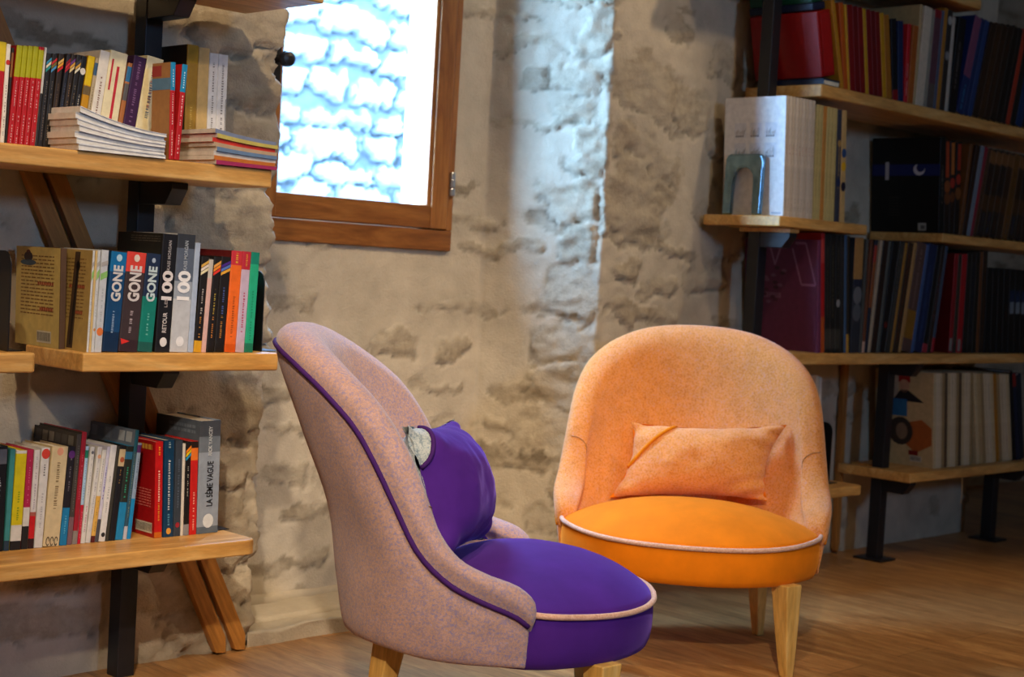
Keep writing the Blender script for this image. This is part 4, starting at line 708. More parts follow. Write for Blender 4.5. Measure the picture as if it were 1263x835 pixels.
{'x': 4.1707, 'lean': 0.0524, 't': 0.0166, 'h': 0.2931, 'd': 0.21, 'y': 2.455, 'z': 1.402, 'c': '#8c8878', 'label': 'thin grey comic album, nineteenth from the golden yellow folder, top shelf', 'group': 'folders and comic albums on the top shelf', 'row': 'top', 'kind': 'comic_album'},
{'x': 4.1886, 'lean': 0.0492, 't': 0.0387, 'h': 0.2975, 'd': 0.21, 'y': 2.455, 'z': 1.402, 'c': '#5c3a44', 'bands': [(0, 0.25, '#5a5048'), (0.92, 1, '#8a1a20')], 'label': 'plum brown comic album, twentieth from the golden yellow folder, top shelf', 'group': 'folders and comic albums on the top shelf', 'row': 'top', 'kind': 'comic_album'},
{'x': 4.2287, 'lean': 0.0461, 't': 0.015, 'h': 0.2998, 'd': 0.21, 'y': 2.455, 'z': 1.402, 'c': '#4c566a', 'label': 'slim slate blue comic album, twenty-first from the golden yellow folder, top shelf', 'group': 'folders and comic albums on the top shelf', 'row': 'top', 'kind': 'comic_album'},
{'x': 4.2451, 'lean': 0.0429, 't': 0.0189, 'h': 0.3101, 'd': 0.21, 'y': 2.455, 'z': 1.402, 'c': '#a8701c', 'label': 'slim amber comic album, twenty-second from the golden yellow folder, top shelf', 'group': 'folders and comic albums on the top shelf', 'row': 'top', 'kind': 'comic_album'},
{'x': 4.2654, 'lean': 0.0398, 't': 0.0298, 'h': 0.3072, 'd': 0.21, 'y': 2.455, 'z': 1.402, 'c': '#2a2622', 'ov': [('dot', 0.9, '#a8a49c', 0.4), ('dot', 0.55, '#8a8680', 0.4)], 'label': 'black and white patterned comic album, twenty-third from the golden yellow folder, top shelf', 'group': 'folders and comic albums on the top shelf', 'row': 'top', 'kind': 'comic_album'},
{'x': 4.2966, 'lean': 0.0365, 't': 0.0183, 'h': 0.2905, 'd': 0.21, 'y': 2.455, 'z': 1.402, 'c': '#b4aa9a', 'label': 'thin off white comic album, twenty-fourth from the golden yellow folder, top shelf', 'group': 'folders and comic albums on the top shelf', 'row': 'top', 'kind': 'comic_album'},
{'x': 4.3167, 'lean': 0.0949, 't': 0.0475, 'h': 0.2949, 'd': 0.21, 'y': 2.455, 'z': 1.402, 'c': '#0d0c0e', 'dash': [(0.25, 0.75, '#6a6660')], 'label': 'black comic album with grey lettering, leaning, twenty-fifth from the golden yellow folder, top shelf', 'group': 'folders and comic albums on the top shelf', 'row': 'top', 'kind': 'comic_album'},
{'x': 4.3664, 'lean': 0.2456, 't': 0.0401, 'h': 0.3183, 'd': 0.21, 'y': 2.455, 'z': 1.402, 'c': '#14285a', 'bands': [(0.38, 1, '#7a4460')], 'dash': [(0.05, 0.3, '#3a8ab0')], 'label': 'blue comic album with pink streak, twenty-sixth from the golden yellow folder, top shelf', 'group': 'folders and comic albums on the top shelf', 'row': 'top', 'kind': 'comic_album'},
{'x': 4.4101, 'lean': 0.2394, 't': 0.0244, 'h': 0.3179, 'd': 0.21, 'y': 2.455, 'z': 1.402, 'c': '#142a58', 'label': 'deep blue comic album after the pink streaked one, twenty-seventh along the top shelf', 'group': 'folders and comic albums on the top shelf', 'row': 'top', 'kind': 'comic_album'},
{'x': 4.4366, 'lean': 0.2365, 't': 0.0245, 'h': 0.3167, 'd': 0.21, 'y': 2.455, 'z': 1.402, 'c': '#223a6a', 'label': 'mid blue comic album with pale edge, twenty-eighth from the golden yellow folder, top shelf', 'group': 'folders and comic albums on the top shelf', 'row': 'top', 'kind': 'comic_album'},
{'x': 4.4653, 'lean': 0.2596, 't': 0.0356, 'h': 0.3145, 'd': 0.21, 'y': 2.455, 'z': 1.402, 'c': '#2e1c0e', 'dash': [(0.1, 0.9, '#4a301a')], 'label': 'dark brown bound album, twenty-ninth from the golden yellow folder, top shelf', 'group': 'folders and comic albums on the top shelf', 'row': 'top', 'kind': 'comic_album'},
{'x': 4.5036, 'lean': 0.2564, 't': 0.0351, 'h': 0.3169, 'd': 0.21, 'y': 2.455, 'z': 1.402, 'c': '#3c2510', 'dash': [(0.1, 0.9, '#6a441c')], 'label': 'chestnut bound album, thirtieth from the golden yellow folder, top shelf', 'group': 'folders and comic albums on the top shelf', 'row': 'top', 'kind': 'comic_album'},
{'x': 4.5413, 'lean': 0.2533, 't': 0.0355, 'h': 0.3197, 'd': 0.21, 'y': 2.455, 'z': 1.402, 'c': '#321f10', 'dash': [(0.1, 0.9, '#503418')], 'label': 'dark brown bound album with worn edge, thirty-first from the golden yellow folder, top shelf', 'group': 'folders and comic albums on the top shelf', 'row': 'top', 'kind': 'comic_album'},
{'x': 4.5794, 'lean': 0.2502, 't': 0.0359, 'h': 0.3225, 'd': 0.21, 'y': 2.455, 'z': 1.402, 'c': '#2a1a0e', 'dash': [(0.1, 0.9, '#46301c')], 'label': 'blackish brown bound album, thirty-second from the golden yellow folder, top shelf', 'group': 'folders and comic albums on the top shelf', 'row': 'top', 'kind': 'comic_album'},
{'x': 4.6179, 'lean': 0.2471, 't': 0.0353, 'h': 0.3253, 'd': 0.21, 'y': 2.455, 'z': 1.402, 'c': '#1a120c', 'label': 'near black bound album, thirty-third from the golden yellow folder, top shelf', 'group': 'folders and comic albums on the top shelf', 'row': 'top', 'kind': 'comic_album'},
{'x': 4.6568, 'lean': 0.2408, 't': 0.0262, 'h': 0.3247, 'd': 0.21, 'y': 2.455, 'z': 1.402, 'c': '#1c1410', 'label': 'near black bound album beside the orange red spine, thirty-fourth along the top shelf', 'group': 'folders and comic albums on the top shelf', 'row': 'top', 'kind': 'comic_album'},
{'x': 4.6852, 'lean': 0.2377, 't': 0.0253, 'h': 0.326, 'd': 0.21, 'y': 2.455, 'z': 1.402, 'c': '#a83418', 'label': 'slim orange red spined album, thirty-fifth from the golden yellow folder, top shelf', 'group': 'folders and comic albums on the top shelf', 'row': 'top', 'kind': 'comic_album'},
{'x': 4.7127, 'lean': 0.2345, 't': 0.0364, 'h': 0.3276, 'd': 0.21, 'y': 2.455, 'z': 1.402, 'c': '#1c1814', 'label': 'black album after the orange red spine, thirty-sixth from the golden yellow folder, top shelf', 'group': 'folders and comic albums on the top shelf', 'row': 'top', 'kind': 'comic_album'},
{'x': 4.7516, 'lean': 0.2319, 't': 0.0423, 'h': 0.3283, 'd': 0.21, 'y': 2.455, 'z': 1.402, 'c': '#14305c', 'label': 'blue album at the picture edge, thirty-seventh from the golden yellow folder, top shelf', 'group': 'folders and comic albums on the top shelf', 'row': 'top', 'kind': 'comic_album'},
{'x': 4.7966, 'lean': 0.2307, 't': 0.0428, 'h': 0.3323, 'd': 0.21, 'y': 2.455, 'z': 1.402, 'c': '#1a1612', 'label': 'black album past the blue one, thirty-eighth from the golden yellow folder, top shelf', 'group': 'folders and comic albums on the top shelf', 'row': 'top', 'kind': 'comic_album'},
{'x': 3.4955, 'lean': -0.0593, 't': 0.0135, 'h': 0.3246, 'd': 0.205, 'y': 2.462, 'z': 1.031, 'c': '#cdbda6', 'dash': [(0.05, 0.16, '#a08a70'), (0.52, 0.6, '#b87868')], 'side': '#e6e2da', 'full': 1, 'art': 'grid', 'label': 'slim white magazine, first in its row on the short shelf', 'group': 'magazines on the short shelf', 'row': 'short', 'kind': 'magazine'},
{'x': 3.5107, 'lean': -0.0589, 't': 0.0136, 'h': 0.3248, 'd': 0.205, 'y': 2.462, 'z': 1.031, 'c': '#d6c8b4', 'dash': [(0.05, 0.16, '#a08a70'), (0.52, 0.6, '#b87868')], 'side': '#e6e2da', 'label': 'slim white magazine, second from the white cover with six sketches, short shelf', 'group': 'magazines on the short shelf', 'row': 'short', 'kind': 'magazine'},
{'x': 3.5259, 'lean': -0.0586, 't': 0.0137, 'h': 0.3249, 'd': 0.094, 'y': 2.462, 'z': 1.031, 'c': '#cdbda6', 'dash': [(0.05, 0.16, '#a08a70'), (0.52, 0.6, '#b87868')], 'side': '#e6e2da', 'label': 'slim white magazine, third from the white cover with six sketches, short shelf', 'group': 'magazines on the short shelf', 'row': 'short', 'kind': 'magazine'},
{'x': 3.5412, 'lean': -0.0582, 't': 0.0138, 'h': 0.3251, 'd': 0.094, 'y': 2.462, 'z': 1.031, 'c': '#d6c8b4', 'dash': [(0.05, 0.16, '#a08a70'), (0.52, 0.6, '#b87868')], 'side': '#e6e2da', 'label': 'slim white magazine, fourth from the white cover with six sketches, short shelf', 'group': 'magazines on the short shelf', 'row': 'short', 'kind': 'magazine'},
{'x': 3.5566, 'lean': -0.0578, 't': 0.0139, 'h': 0.3253, 'd': 0.094, 'y': 2.462, 'z': 1.031, 'c': '#cdbda6', 'dash': [(0.05, 0.16, '#a08a70'), (0.52, 0.6, '#b87868')], 'side': '#e6e2da', 'label': 'slim white magazine, fifth from the white cover with six sketches, short shelf', 'group': 'magazines on the short shelf', 'row': 'short', 'kind': 'magazine'},
{'x': 3.5721, 'lean': -0.0574, 't': 0.0139, 'h': 0.3254, 'd': 0.094, 'y': 2.462, 'z': 1.031, 'c': '#d6c8b4', 'dash': [(0.05, 0.16, '#a08a70'), (0.52, 0.6, '#b87868')], 'side': '#e6e2da', 'label': 'slim white magazine, sixth from the white cover with six sketches, short shelf', 'group': 'magazines on the short shelf', 'row': 'short', 'kind': 'magazine'},
{'x': 3.5877, 'lean': -0.057, 't': 0.014, 'h': 0.3256, 'd': 0.094, 'y': 2.462, 'z': 1.031, 'c': '#cdbda6', 'dash': [(0.05, 0.16, '#a08a70'), (0.52, 0.6, '#b87868')], 'side': '#e6e2da', 'label': 'slim white magazine, seventh from the white cover with six sketches, short shelf', 'group': 'magazines on the short shelf', 'row': 'short', 'kind': 'magazine'},
{'x': 3.6033, 'lean': -0.0566, 't': 0.0141, 'h': 0.3257, 'd': 0.094, 'y': 2.462, 'z': 1.031, 'c': '#d6c8b4', 'dash': [(0.05, 0.16, '#a08a70'), (0.52, 0.6, '#b87868')], 'side': '#e6e2da', 'label': 'slim white magazine, eighth from the white cover with six sketches, short shelf', 'group': 'magazines on the short shelf', 'row': 'short', 'kind': 'magazine'},
{'x': 3.6191, 'lean': -0.0562, 't': 0.0142, 'h': 0.3259, 'd': 0.094, 'y': 2.462, 'z': 1.031, 'c': '#cdbda6', 'dash': [(0.05, 0.16, '#a08a70'), (0.52, 0.6, '#b87868')], 'side': '#e6e2da', 'label': 'slim white magazine, ninth from the white cover with six sketches, short shelf', 'group': 'magazines on the short shelf', 'row': 'short', 'kind': 'magazine'},
{'x': 3.6373, 'lean': -0.0461, 't': 0.0155, 'h': 0.3171, 'd': 0.2, 'y': 2.462, 'z': 1.031, 'c': '#c4b070', 'dash': [(0.2, 0.8, '#a08a48')], 'side': '#c8b880', 'label': 'straw yellow magazine, tenth from the white cover with six sketches, short shelf', 'group': 'magazines on the short shelf', 'row': 'short', 'kind': 'magazine'},
{'x': 3.6548, 'lean': -0.0474, 't': 0.0156, 'h': 0.317, 'd': 0.2, 'y': 2.462, 'z': 1.031, 'c': '#c4b070', 'dash': [(0.2, 0.8, '#a08a48')], 'side': '#c8b880', 'label': 'straw yellow magazine, eleventh from the white cover with six sketches, short shelf', 'group': 'magazines on the short shelf', 'row': 'short', 'kind': 'magazine'},
{'x': 3.6724, 'lean': -0.0486, 't': 0.0157, 'h': 0.317, 'd': 0.2, 'y': 2.462, 'z': 1.031, 'c': '#c8863a', 'dash': [(0.2, 0.8, '#a08a48')], 'side': '#c8b880', 'label': 'orange yellow magazine, twelfth from the white cover with six sketches, short shelf', 'group': 'magazines on the short shelf', 'row': 'short', 'kind': 'magazine'},
{'x': 3.6901, 'lean': -0.0499, 't': 0.0158, 'h': 0.3169, 'd': 0.2, 'y': 2.462, 'z': 1.031, 'c': '#c4b070', 'dash': [(0.2, 0.8, '#a08a48')], 'side': '#c8b880', 'label': 'straw yellow magazine, thirteenth from the white cover with six sketches, short shelf', 'group': 'magazines on the short shelf', 'row': 'short', 'kind': 'magazine'},
{'x': 3.7079, 'lean': -0.0512, 't': 0.0159, 'h': 0.3168, 'd': 0.2, 'y': 2.462, 'z': 1.031, 'c': '#c4b070', 'dash': [(0.2, 0.8, '#a08a48')], 'side': '#c8b880', 'label': 'straw yellow magazine, fourteenth from the white cover with six sketches, short shelf', 'group': 'magazines on the short shelf', 'row': 'short', 'kind': 'magazine'},
{'x': 3.7258, 'lean': -0.0525, 't': 0.016, 'h': 0.3167, 'd': 0.2, 'y': 2.462, 'z': 1.031, 'c': '#c4b070', 'dash': [(0.2, 0.8, '#a08a48')], 'side': '#c8b880', 'label': 'straw yellow magazine, fifteenth from the white cover with six sketches, short shelf', 'group': 'magazines on the short shelf', 'row': 'short', 'kind': 'magazine'},
{'x': 3.7479, 'lean': -0.0668, 't': 0.021, 'h': 0.3155, 'd': 0.2, 'y': 2.462, 'z': 1.031, 'c': '#3a3c48', 'ov': [('dot', 0.35, '#1a2a50', 0.5), ('dot', 0.7, '#b89050', 0.4)], 'dash': [(0.3, 0.7, '#c8a050')], 'label': 'dark patterned magazine, sixteenth from the white cover with six sketches, short shelf', 'group': 'magazines on the short shelf', 'row': 'short', 'kind': 'magazine'},
{'x': 3.7727, 'lean': -0.0735, 't': 0.0232, 'h': 0.3159, 'd': 0.2, 'y': 2.462, 'z': 1.031, 'c': '#c8a468', 'ov': [('dot', 0.5, '#d8a818', 0.5), ('dot', 0.62, '#2a4a78', 0.5), ('dot', 0.32, '#1c1c30', 0.5)], 'label': 'tan magazine with blue and yellow blotches, seventeenth along the short shelf', 'group': 'magazines on the short shelf', 'row': 'short', 'kind': 'magazine'},
{'x': 4.3262, 'lean': -0.0835, 't': 0.0316, 'h': 0.296, 'd': 0.24, 'y': 2.465, 'z': 1.031, 'c': '#0a0908', 'full': 1, 'side': '#090807', 'art': 'moon', 'dash': [(0.3, 0.7, '#7a7468')], 'label': 'black album with moon on a blue band, first along the shelf under the folders', 'group': 'dark albums on the shelf under the folders', 'row': 'dark', 'kind': 'comic_album'},
{'x': 4.3697, 'lean': -0.1084, 't': 0.0294, 'h': 0.2917, 'd': 0.21, 'y': 2.47, 'z': 1.031, 'c': '#20120a', 'ov': [('bar', 0.6, 0.98, '#a8401c', 0.1, 0.85), ('dot', 0.5, '#8a4a20', 0.6), ('dot', 0.38, '#6a3a18', 0.6)], 'label': 'dark album with orange top, second along the shelf under the folders', 'group': 'dark albums on the shelf under the folders', 'row': 'dark', 'kind': 'comic_album'},
{'x': 4.4007, 'lean': -0.0954, 't': 0.0282, 'h': 0.2913, 'd': 0.21, 'y': 2.47, 'z': 1.031, 'c': '#22130a', 'ov': [('bar', 0.64, 0.98, '#b0662a', 0.1, 0.85), ('dot', 0.55, '#a83020', 0.5), ('dot', 0.4, '#6a3a18', 0.5)], 'label': 'dark album with ochre and orange top, third along the shelf under the folders', 'group': 'dark albums on the shelf under the folders', 'row': 'dark', 'kind': 'comic_album'},
{'x': 4.4304, 'lean': -0.0596, 't': 0.0291, 'h': 0.2905, 'd': 0.21, 'y': 2.47, 'z': 1.031, 'c': '#1e1109', 'ov': [('bar', 0.7, 0.98, '#a03018', 0.1, 0.85), ('dot', 0.6, '#a83020', 0.5), ('dot', 0.45, '#7a4a20', 0.6)], 'label': 'dark album with scarlet top, fourth along the shelf under the folders', 'group': 'dark albums on the shelf under the folders', 'row': 'dark', 'kind': 'comic_album'},
{'x': 4.4615, 'lean': 0.1186, 't': 0.0184, 'h': 0.2921, 'd': 0.21, 'y': 2.47, 'z': 1.031, 'c': '#6a4018', 'label': 'slim rust brown album, fifth from the album with the moon cover, shelf under the folders', 'group': 'dark albums on the shelf under the folders', 'row': 'dark', 'kind': 'comic_album'},
{'x': 4.4815, 'lean': 0.1776, 't': 0.027, 'h': 0.2946, 'd': 0.21, 'y': 2.47, 'z': 1.031, 'c': '#2c180c', 'dash': [(0.1, 0.9, '#4a2c14')], 'label': 'dark chestnut album, sixth from the album with the moon cover, shelf under the folders', 'group': 'dark albums on the shelf under the folders', 'row': 'dark', 'kind': 'comic_album'},
{'x': 4.5104, 'lean': 0.197, 't': 0.021, 'h': 0.2957, 'd': 0.21, 'y': 2.47, 'z': 1.031, 'c': '#76808a', 'label': 'slim grey blue album, seventh from the album with the moon cover, shelf under the folders', 'group': 'dark albums on the shelf under the folders', 'row': 'dark', 'kind': 'comic_album'},
{'x': 4.5333, 'lean': 0.2126, 't': 0.0149, 'h': 0.2967, 'd': 0.21, 'y': 2.47, 'z': 1.031, 'c': '#8a1828', 'label': 'thin crimson album, eighth from the album with the moon cover, shelf under the folders', 'group': 'dark albums on the shelf under the folders', 'row': 'dark', 'kind': 'comic_album'},
{'x': 4.55, 'lean': 0.2126, 't': 0.0212, 'h': 0.2916, 'd': 0.21, 'y': 2.47, 'z': 1.031, 'c': '#4a3018', 'label': 'brown album after the crimson one, ninth along the shelf under the folders', 'group': 'dark albums on the shelf under the folders', 'row': 'dark', 'kind': 'comic_album'},
{'x': 4.5737, 'lean': 0.2073, 't': 0.0382, 'h': 0.2901, 'd': 0.21, 'y': 2.47, 'z': 1.031, 'c': '#2a1a10', 'bands': [(0.3, 0.48, '#4a2e10'), (0.84, 0.98, '#7a5028')], 'dash': [(0.05, 0.28, '#3a4a58'), (0.5, 0.8, '#382010')], 'label': 'dark series album with tan head and ochre band, tenth along the shelf under the folders', 'group': 'dark albums on the shelf under the folders', 'row': 'dark', 'kind': 'comic_album'},
{'x': 4.614, 'lean': 0.2042, 't': 0.0387, 'h': 0.2898, 'd': 0.21, 'y': 2.47, 'z': 1.031, 'c': '#30200e', 'bands': [(0.3, 0.48, '#4a2e10'), (0.84, 0.98, '#7a5028')], 'dash': [(0.05, 0.28, '#28406a'), (0.5, 0.8, '#382010')], 'label': 'dark series album with tan head and ochre band, eleventh along the shelf under the folders', 'group': 'dark albums on the shelf under the folders', 'row': 'dark', 'kind': 'comic_album'},
{'x': 4.6549, 'lean': 0.2011, 't': 0.0392, 'h': 0.2895, 'd': 0.21, 'y': 2.47, 'z': 1.031, 'c': '#241a14', 'bands': [(0.3, 0.48, '#4a2e10'), (0.84, 0.98, '#7a5028')], 'dash': [(0.05, 0.28, '#5a3018'), (0.5, 0.8, '#382010')], 'label': 'dark series album with tan head and ochre band, twelfth along the shelf under the folders', 'group': 'dark albums on the shelf under the folders', 'row': 'dark', 'kind': 'comic_album'},
{'x': 4.6962, 'lean': 0.198, 't': 0.0397, 'h': 0.2893, 'd': 0.21, 'y': 2.47, 'z': 1.031, 'c': '#3a2410', 'bands': [(0.3, 0.48, '#4a2e10'), (0.84, 0.98, '#7a5028')], 'dash': [(0.05, 0.28, '#3a3a38'), (0.5, 0.8, '#382010')], 'label': 'dark series album with tan head and ochre band, thirteenth along the shelf under the folders', 'group': 'dark albums on the shelf under the folders', 'row': 'dark', 'kind': 'comic_album'},
{'x': 4.7379, 'lean': 0.195, 't': 0.0402, 'h': 0.289, 'd': 0.21, 'y': 2.47, 'z': 1.031, 'c': '#2a1a10', 'bands': [(0, 1, '#6a4414')], 'dash': [(0.05, 0.28, '#3a4a58'), (0.5, 0.8, '#382010')], 'label': 'ochre spined series album, fourteenth from the album with the moon cover, shelf under the folders', 'group': 'dark albums on the shelf under the folders', 'row': 'dark', 'kind': 'comic_album'},
{'x': 4.7802, 'lean': 0.1919, 't': 0.0407, 'h': 0.2888, 'd': 0.21, 'y': 2.47, 'z': 1.031, 'c': '#30200e', 'bands': [(0.3, 0.48, '#4a2e10'), (0.84, 0.98, '#7a5028')], 'dash': [(0.05, 0.28, '#28406a'), (0.5, 0.8, '#382010')], 'label': 'dark series album with tan head and ochre band, fifteenth along the shelf under the folders', 'group': 'dark albums on the shelf under the folders', 'row': 'dark', 'kind': 'comic_album'},
{'x': 4.823, 'lean': 0.1888, 't': 0.0412, 'h': 0.2885, 'd': 0.21, 'y': 2.47, 'z': 1.031, 'c': '#241a14', 'bands': [(0.3, 0.48, '#4a2e10'), (0.84, 0.98, '#7a5028')], 'dash': [(0.05, 0.28, '#5a3018'), (0.5, 0.8, '#382010')], 'label': 'dark series album with tan head and ochre band, sixteenth along the shelf under the folders', 'group': 'dark albums on the shelf under the folders', 'row': 'dark', 'kind': 'comic_album'},
{'x': 4.8663, 'lean': 0.1857, 't': 0.0418, 'h': 0.2883, 'd': 0.21, 'y': 2.47, 'z': 1.031, 'c': '#3a2410', 'bands': [(0.3, 0.48, '#4a2e10'), (0.84, 0.98, '#7a5028')], 'dash': [(0.05, 0.28, '#3a3a38'), (0.5, 0.8, '#382010')], 'label': 'dark series album with tan head and ochre band, seventeenth along the shelf under the folders', 'group': 'dark albums on the shelf under the folders', 'row': 'dark', 'kind': 'comic_album'},
{'x': 3.693, 'lean': -0.1086, 't': 0.0149, 'h': 0.3169, 'd': 0.25, 'y': 2.455, 'z': 0.66, 'c': '#6a3050', 'full': 1, 'side': '#5c2440', 'art': 'plum', 'label': 'large plum purple album with outlined letters on its cover, first along the long shelf', 'group': 'albums on the long shelf', 'row': 'long', 'kind': 'comic_album'},
{'x': 3.7183, 'lean': -0.1094, 't': 0.0158, 'h': 0.3384, 'd': 0.22, 'y': 2.46, 'z': 0.66, 'c': '#a81414', 'full': 1, 'bands': [(0, 0.3, '#b04a14'), (0.75, 0.95, '#b83a34')], 'label': 'bright red spined album, second from the plum purple album, long shelf', 'group': 'albums on the long shelf', 'row': 'long', 'kind': 'comic_album'},
{'x': 3.7362, 'lean': -0.1074, 't': 0.0245, 'h': 0.336, 'd': 0.22, 'y': 2.46, 'z': 0.66, 'c': '#1c1a18', 'bands': [(0.03, 0.2, '#3c3830')], 'dash': [(0.3, 0.9, '#4a463c')], 'label': 'black album with pale foot, third from the plum purple album, long shelf', 'group': 'albums on the long shelf', 'row': 'long', 'kind': 'comic_album'},
{'x': 3.7621, 'lean': -0.1057, 't': 0.0247, 'h': 0.3373, 'd': 0.22, 'y': 2.46, 'z': 0.66, 'c': '#1a1918', 'bands': [(0.03, 0.2, '#3a3630')], 'dash': [(0.3, 0.9, '#56503e')], 'label': 'black album with grey marks, fourth from the plum purple album, long shelf', 'group': 'albums on the long shelf', 'row': 'long', 'kind': 'comic_album'},
{'x': 3.7881, 'lean': -0.0978, 't': 0.0245, 'h': 0.3364, 'd': 0.22, 'y': 2.46, 'z': 0.66, 'c': '#1c1b1a', 'bands': [(0.03, 0.2, '#38362e')], 'ov': [('dot', 0.42, '#8a8a88', 0.4)], 'dash': [(0.5, 0.9, '#4a463c')], 'label': 'charcoal album with pale blotch, fifth from the plum purple album, long shelf', 'group': 'albums on the long shelf', 'row': 'long', 'kind': 'comic_album'},
{'x': 3.814, 'lean': -0.1003, 't': 0.018, 'h': 0.3378, 'd': 0.22, 'y': 2.46, 'z': 0.66, 'c': '#221f1c', 'dash': [(0.1, 0.9, '#4a443a')], 'label': 'charcoal album beside the blue spine, sixth from the plum purple album, long shelf', 'group': 'albums on the long shelf', 'row': 'long', 'kind': 'comic_album'},
{'x': 3.8333, 'lean': -0.1027, 't': 0.0122, 'h': 0.3389, 'd': 0.22, 'y': 2.46, 'z': 0.66, 'c': '#3c5878', 'label': 'thin steel blue album, seventh from the plum purple album, long shelf', 'group': 'albums on the long shelf', 'row': 'long', 'kind': 'comic_album'},
{'x': 3.8468, 'lean': -0.0992, 't': 0.0123, 'h': 0.3373, 'd': 0.22, 'y': 2.46, 'z': 0.66, 'c': '#2c2418', 'bands': [(0, 0.16, '#b88a30')], 'label': 'dark album with amber foot, eighth from the plum purple album, long shelf', 'group': 'albums on the long shelf', 'row': 'long', 'kind': 'comic_album'},
{'x': 3.8681, 'lean': -0.0362, 't': 0.0446, 'h': 0.3335, 'd': 0.22, 'y': 2.46, 'z': 0.66, 'c': '#2c3038', 'bands': [(0.64, 1, '#a87c44'), (0.58, 0.64, '#23283a')], 'ov': [('dot', 0.5, '#6a6a6c', 0.5), ('dot', 0.35, '#54585c', 0.5)], 'label': 'grey black album with tan cover picture, ninth from the plum purple album, long shelf', 'group': 'albums on the long shelf', 'row': 'long', 'kind': 'comic_album'},
{'x': 3.9144, 'lean': 0.0019, 't': 0.0135, 'h': 0.3317, 'd': 0.22, 'y': 2.46, 'z': 0.66, 'c': '#4a4a44', 'label': 'slim grey album, leaning, tenth from the plum purple album, long shelf', 'group': 'albums on the long shelf', 'row': 'long', 'kind': 'comic_album'},
{'x': 3.9292, 'lean': 0.0288, 't': 0.0131, 'h': 0.3307, 'd': 0.22, 'y': 2.46, 'z': 0.66, 'c': '#6a3a1c', 'bands': [(0, 0.1, '#c8a08a')], 'label': 'slim rust album, leaning, eleventh from the plum purple album, long shelf', 'group': 'albums on the long shelf', 'row': 'long', 'kind': 'comic_album'},
{'x': 3.9435, 'lean': 0.0563, 't': 0.0149, 'h': 0.3323, 'd': 0.22, 'y': 2.46, 'z': 0.66, 'c': '#1c2030', 'bands': [(0.8, 0.95, '#a0301c'), (0.4, 0.8, '#8a4a1c')], 'label': 'slim navy album, leaning, twelfth from the plum purple album, long shelf', 'group': 'albums on the long shelf', 'row': 'long', 'kind': 'comic_album'},
{'x': 3.9601, 'lean': 0.0932, 't': 0.014, 'h': 0.3324, 'd': 0.22, 'y': 2.46, 'z': 0.66, 'c': '#b09c80', 'label': 'pale cream spined album, leaning, thirteenth from the plum purple album, long shelf', 'group': 'albums on the long shelf', 'row': 'long', 'kind': 'comic_album'},
{'x': 3.9764, 'lean': 0.0967, 't': 0.0287, 'h': 0.3322, 'd': 0.22, 'y': 2.46, 'z': 0.66, 'c': '#2c1a10', 'label': 'dark brown album, leaning, fourteenth from the plum purple album, long shelf', 'group': 'albums on the long shelf', 'row': 'long', 'kind': 'comic_album'},
{'x': 4.0074, 'lean': 0.0923, 't': 0.0138, 'h': 0.3324, 'd': 0.22, 'y': 2.46, 'z': 0.66, 'c': '#525650', 'label': 'slim grey green album, leaning, fifteenth from the plum purple album, long shelf', 'group': 'albums on the long shelf', 'row': 'long', 'kind': 'comic_album'},
{'x': 4.023, 'lean': 0.1074, 't': 0.0286, 'h': 0.3315, 'd': 0.22, 'y': 2.46, 'z': 0.66, 'c': '#131112', 'ov': [('dot', 0.25, '#6a1a14', 0.3)], 'label': 'black album, leaning, sixteenth from the plum purple album, long shelf', 'group': 'albums on the long shelf', 'row': 'long', 'kind': 'comic_album'},
{'x': 4.0531, 'lean': 0.1385, 't': 0.0283, 'h': 0.3349, 'd': 0.22, 'y': 2.46, 'z': 0.66, 'c': '#35332e', 'dash': [(0.2, 0.9, '#5c5850')], 'label': 'charcoal patterned album, leaning, seventeenth from the plum purple album, long shelf', 'group': 'albums on the long shelf', 'row': 'long', 'kind': 'comic_album'},
{'x': 4.084, 'lean': 0.1435, 't': 0.0113, 'h': 0.3343, 'd': 0.22, 'y': 2.46, 'z': 0.66, 'c': '#a07018', 'label': 'thin ochre yellow album, leaning, eighteenth from the plum purple album, long shelf', 'group': 'albums on the long shelf', 'row': 'long', 'kind': 'comic_album'},
{'x': 4.0968, 'lean': 0.1463, 't': 0.0314, 'h': 0.3352, 'd': 0.22, 'y': 2.46, 'z': 0.66, 'c': '#3a2818', 'dash': [(0.1, 0.9, '#6a2a18')], 'label': 'brown red flecked album, leaning, nineteenth from the plum purple album, long shelf', 'group': 'albums on the long shelf', 'row': 'long', 'kind': 'comic_album'},
{'x': 4.1299, 'lean': 0.1576, 't': 0.0152, 'h': 0.3377, 'd': 0.22, 'y': 2.46, 'z': 0.66, 'c': '#b08448', 'label': 'bright tan spined album, leaning, twentieth from the plum purple album, long shelf', 'group': 'albums on the long shelf', 'row': 'long', 'kind': 'comic_album'},
{'x': 4.1475, 'lean': 0.1627, 't': 0.0514, 'h': 0.3365, 'd': 0.22, 'y': 2.46, 'z': 0.66, 'c': '#584038', 'bands': [(0.12, 0.38, '#8a6018')], 'dash': [(0.4, 0.95, '#8a6a60')], 'label': 'thick mauve brown album with ochre foot, leaning, twenty-first from the plum purple album, long shelf', 'group': 'albums on the long shelf', 'row': 'long', 'kind': 'comic_album'},
{'x': 4.2018, 'lean': 0.1571, 't': 0.0146, 'h': 0.3361, 'd': 0.22, 'y': 2.46, 'z': 0.66, 'c': '#3c5684', 'label': 'slim mid blue album, leaning, twenty-second from the plum purple album, long shelf', 'group': 'albums on the long shelf', 'row': 'long', 'kind': 'comic_album'},
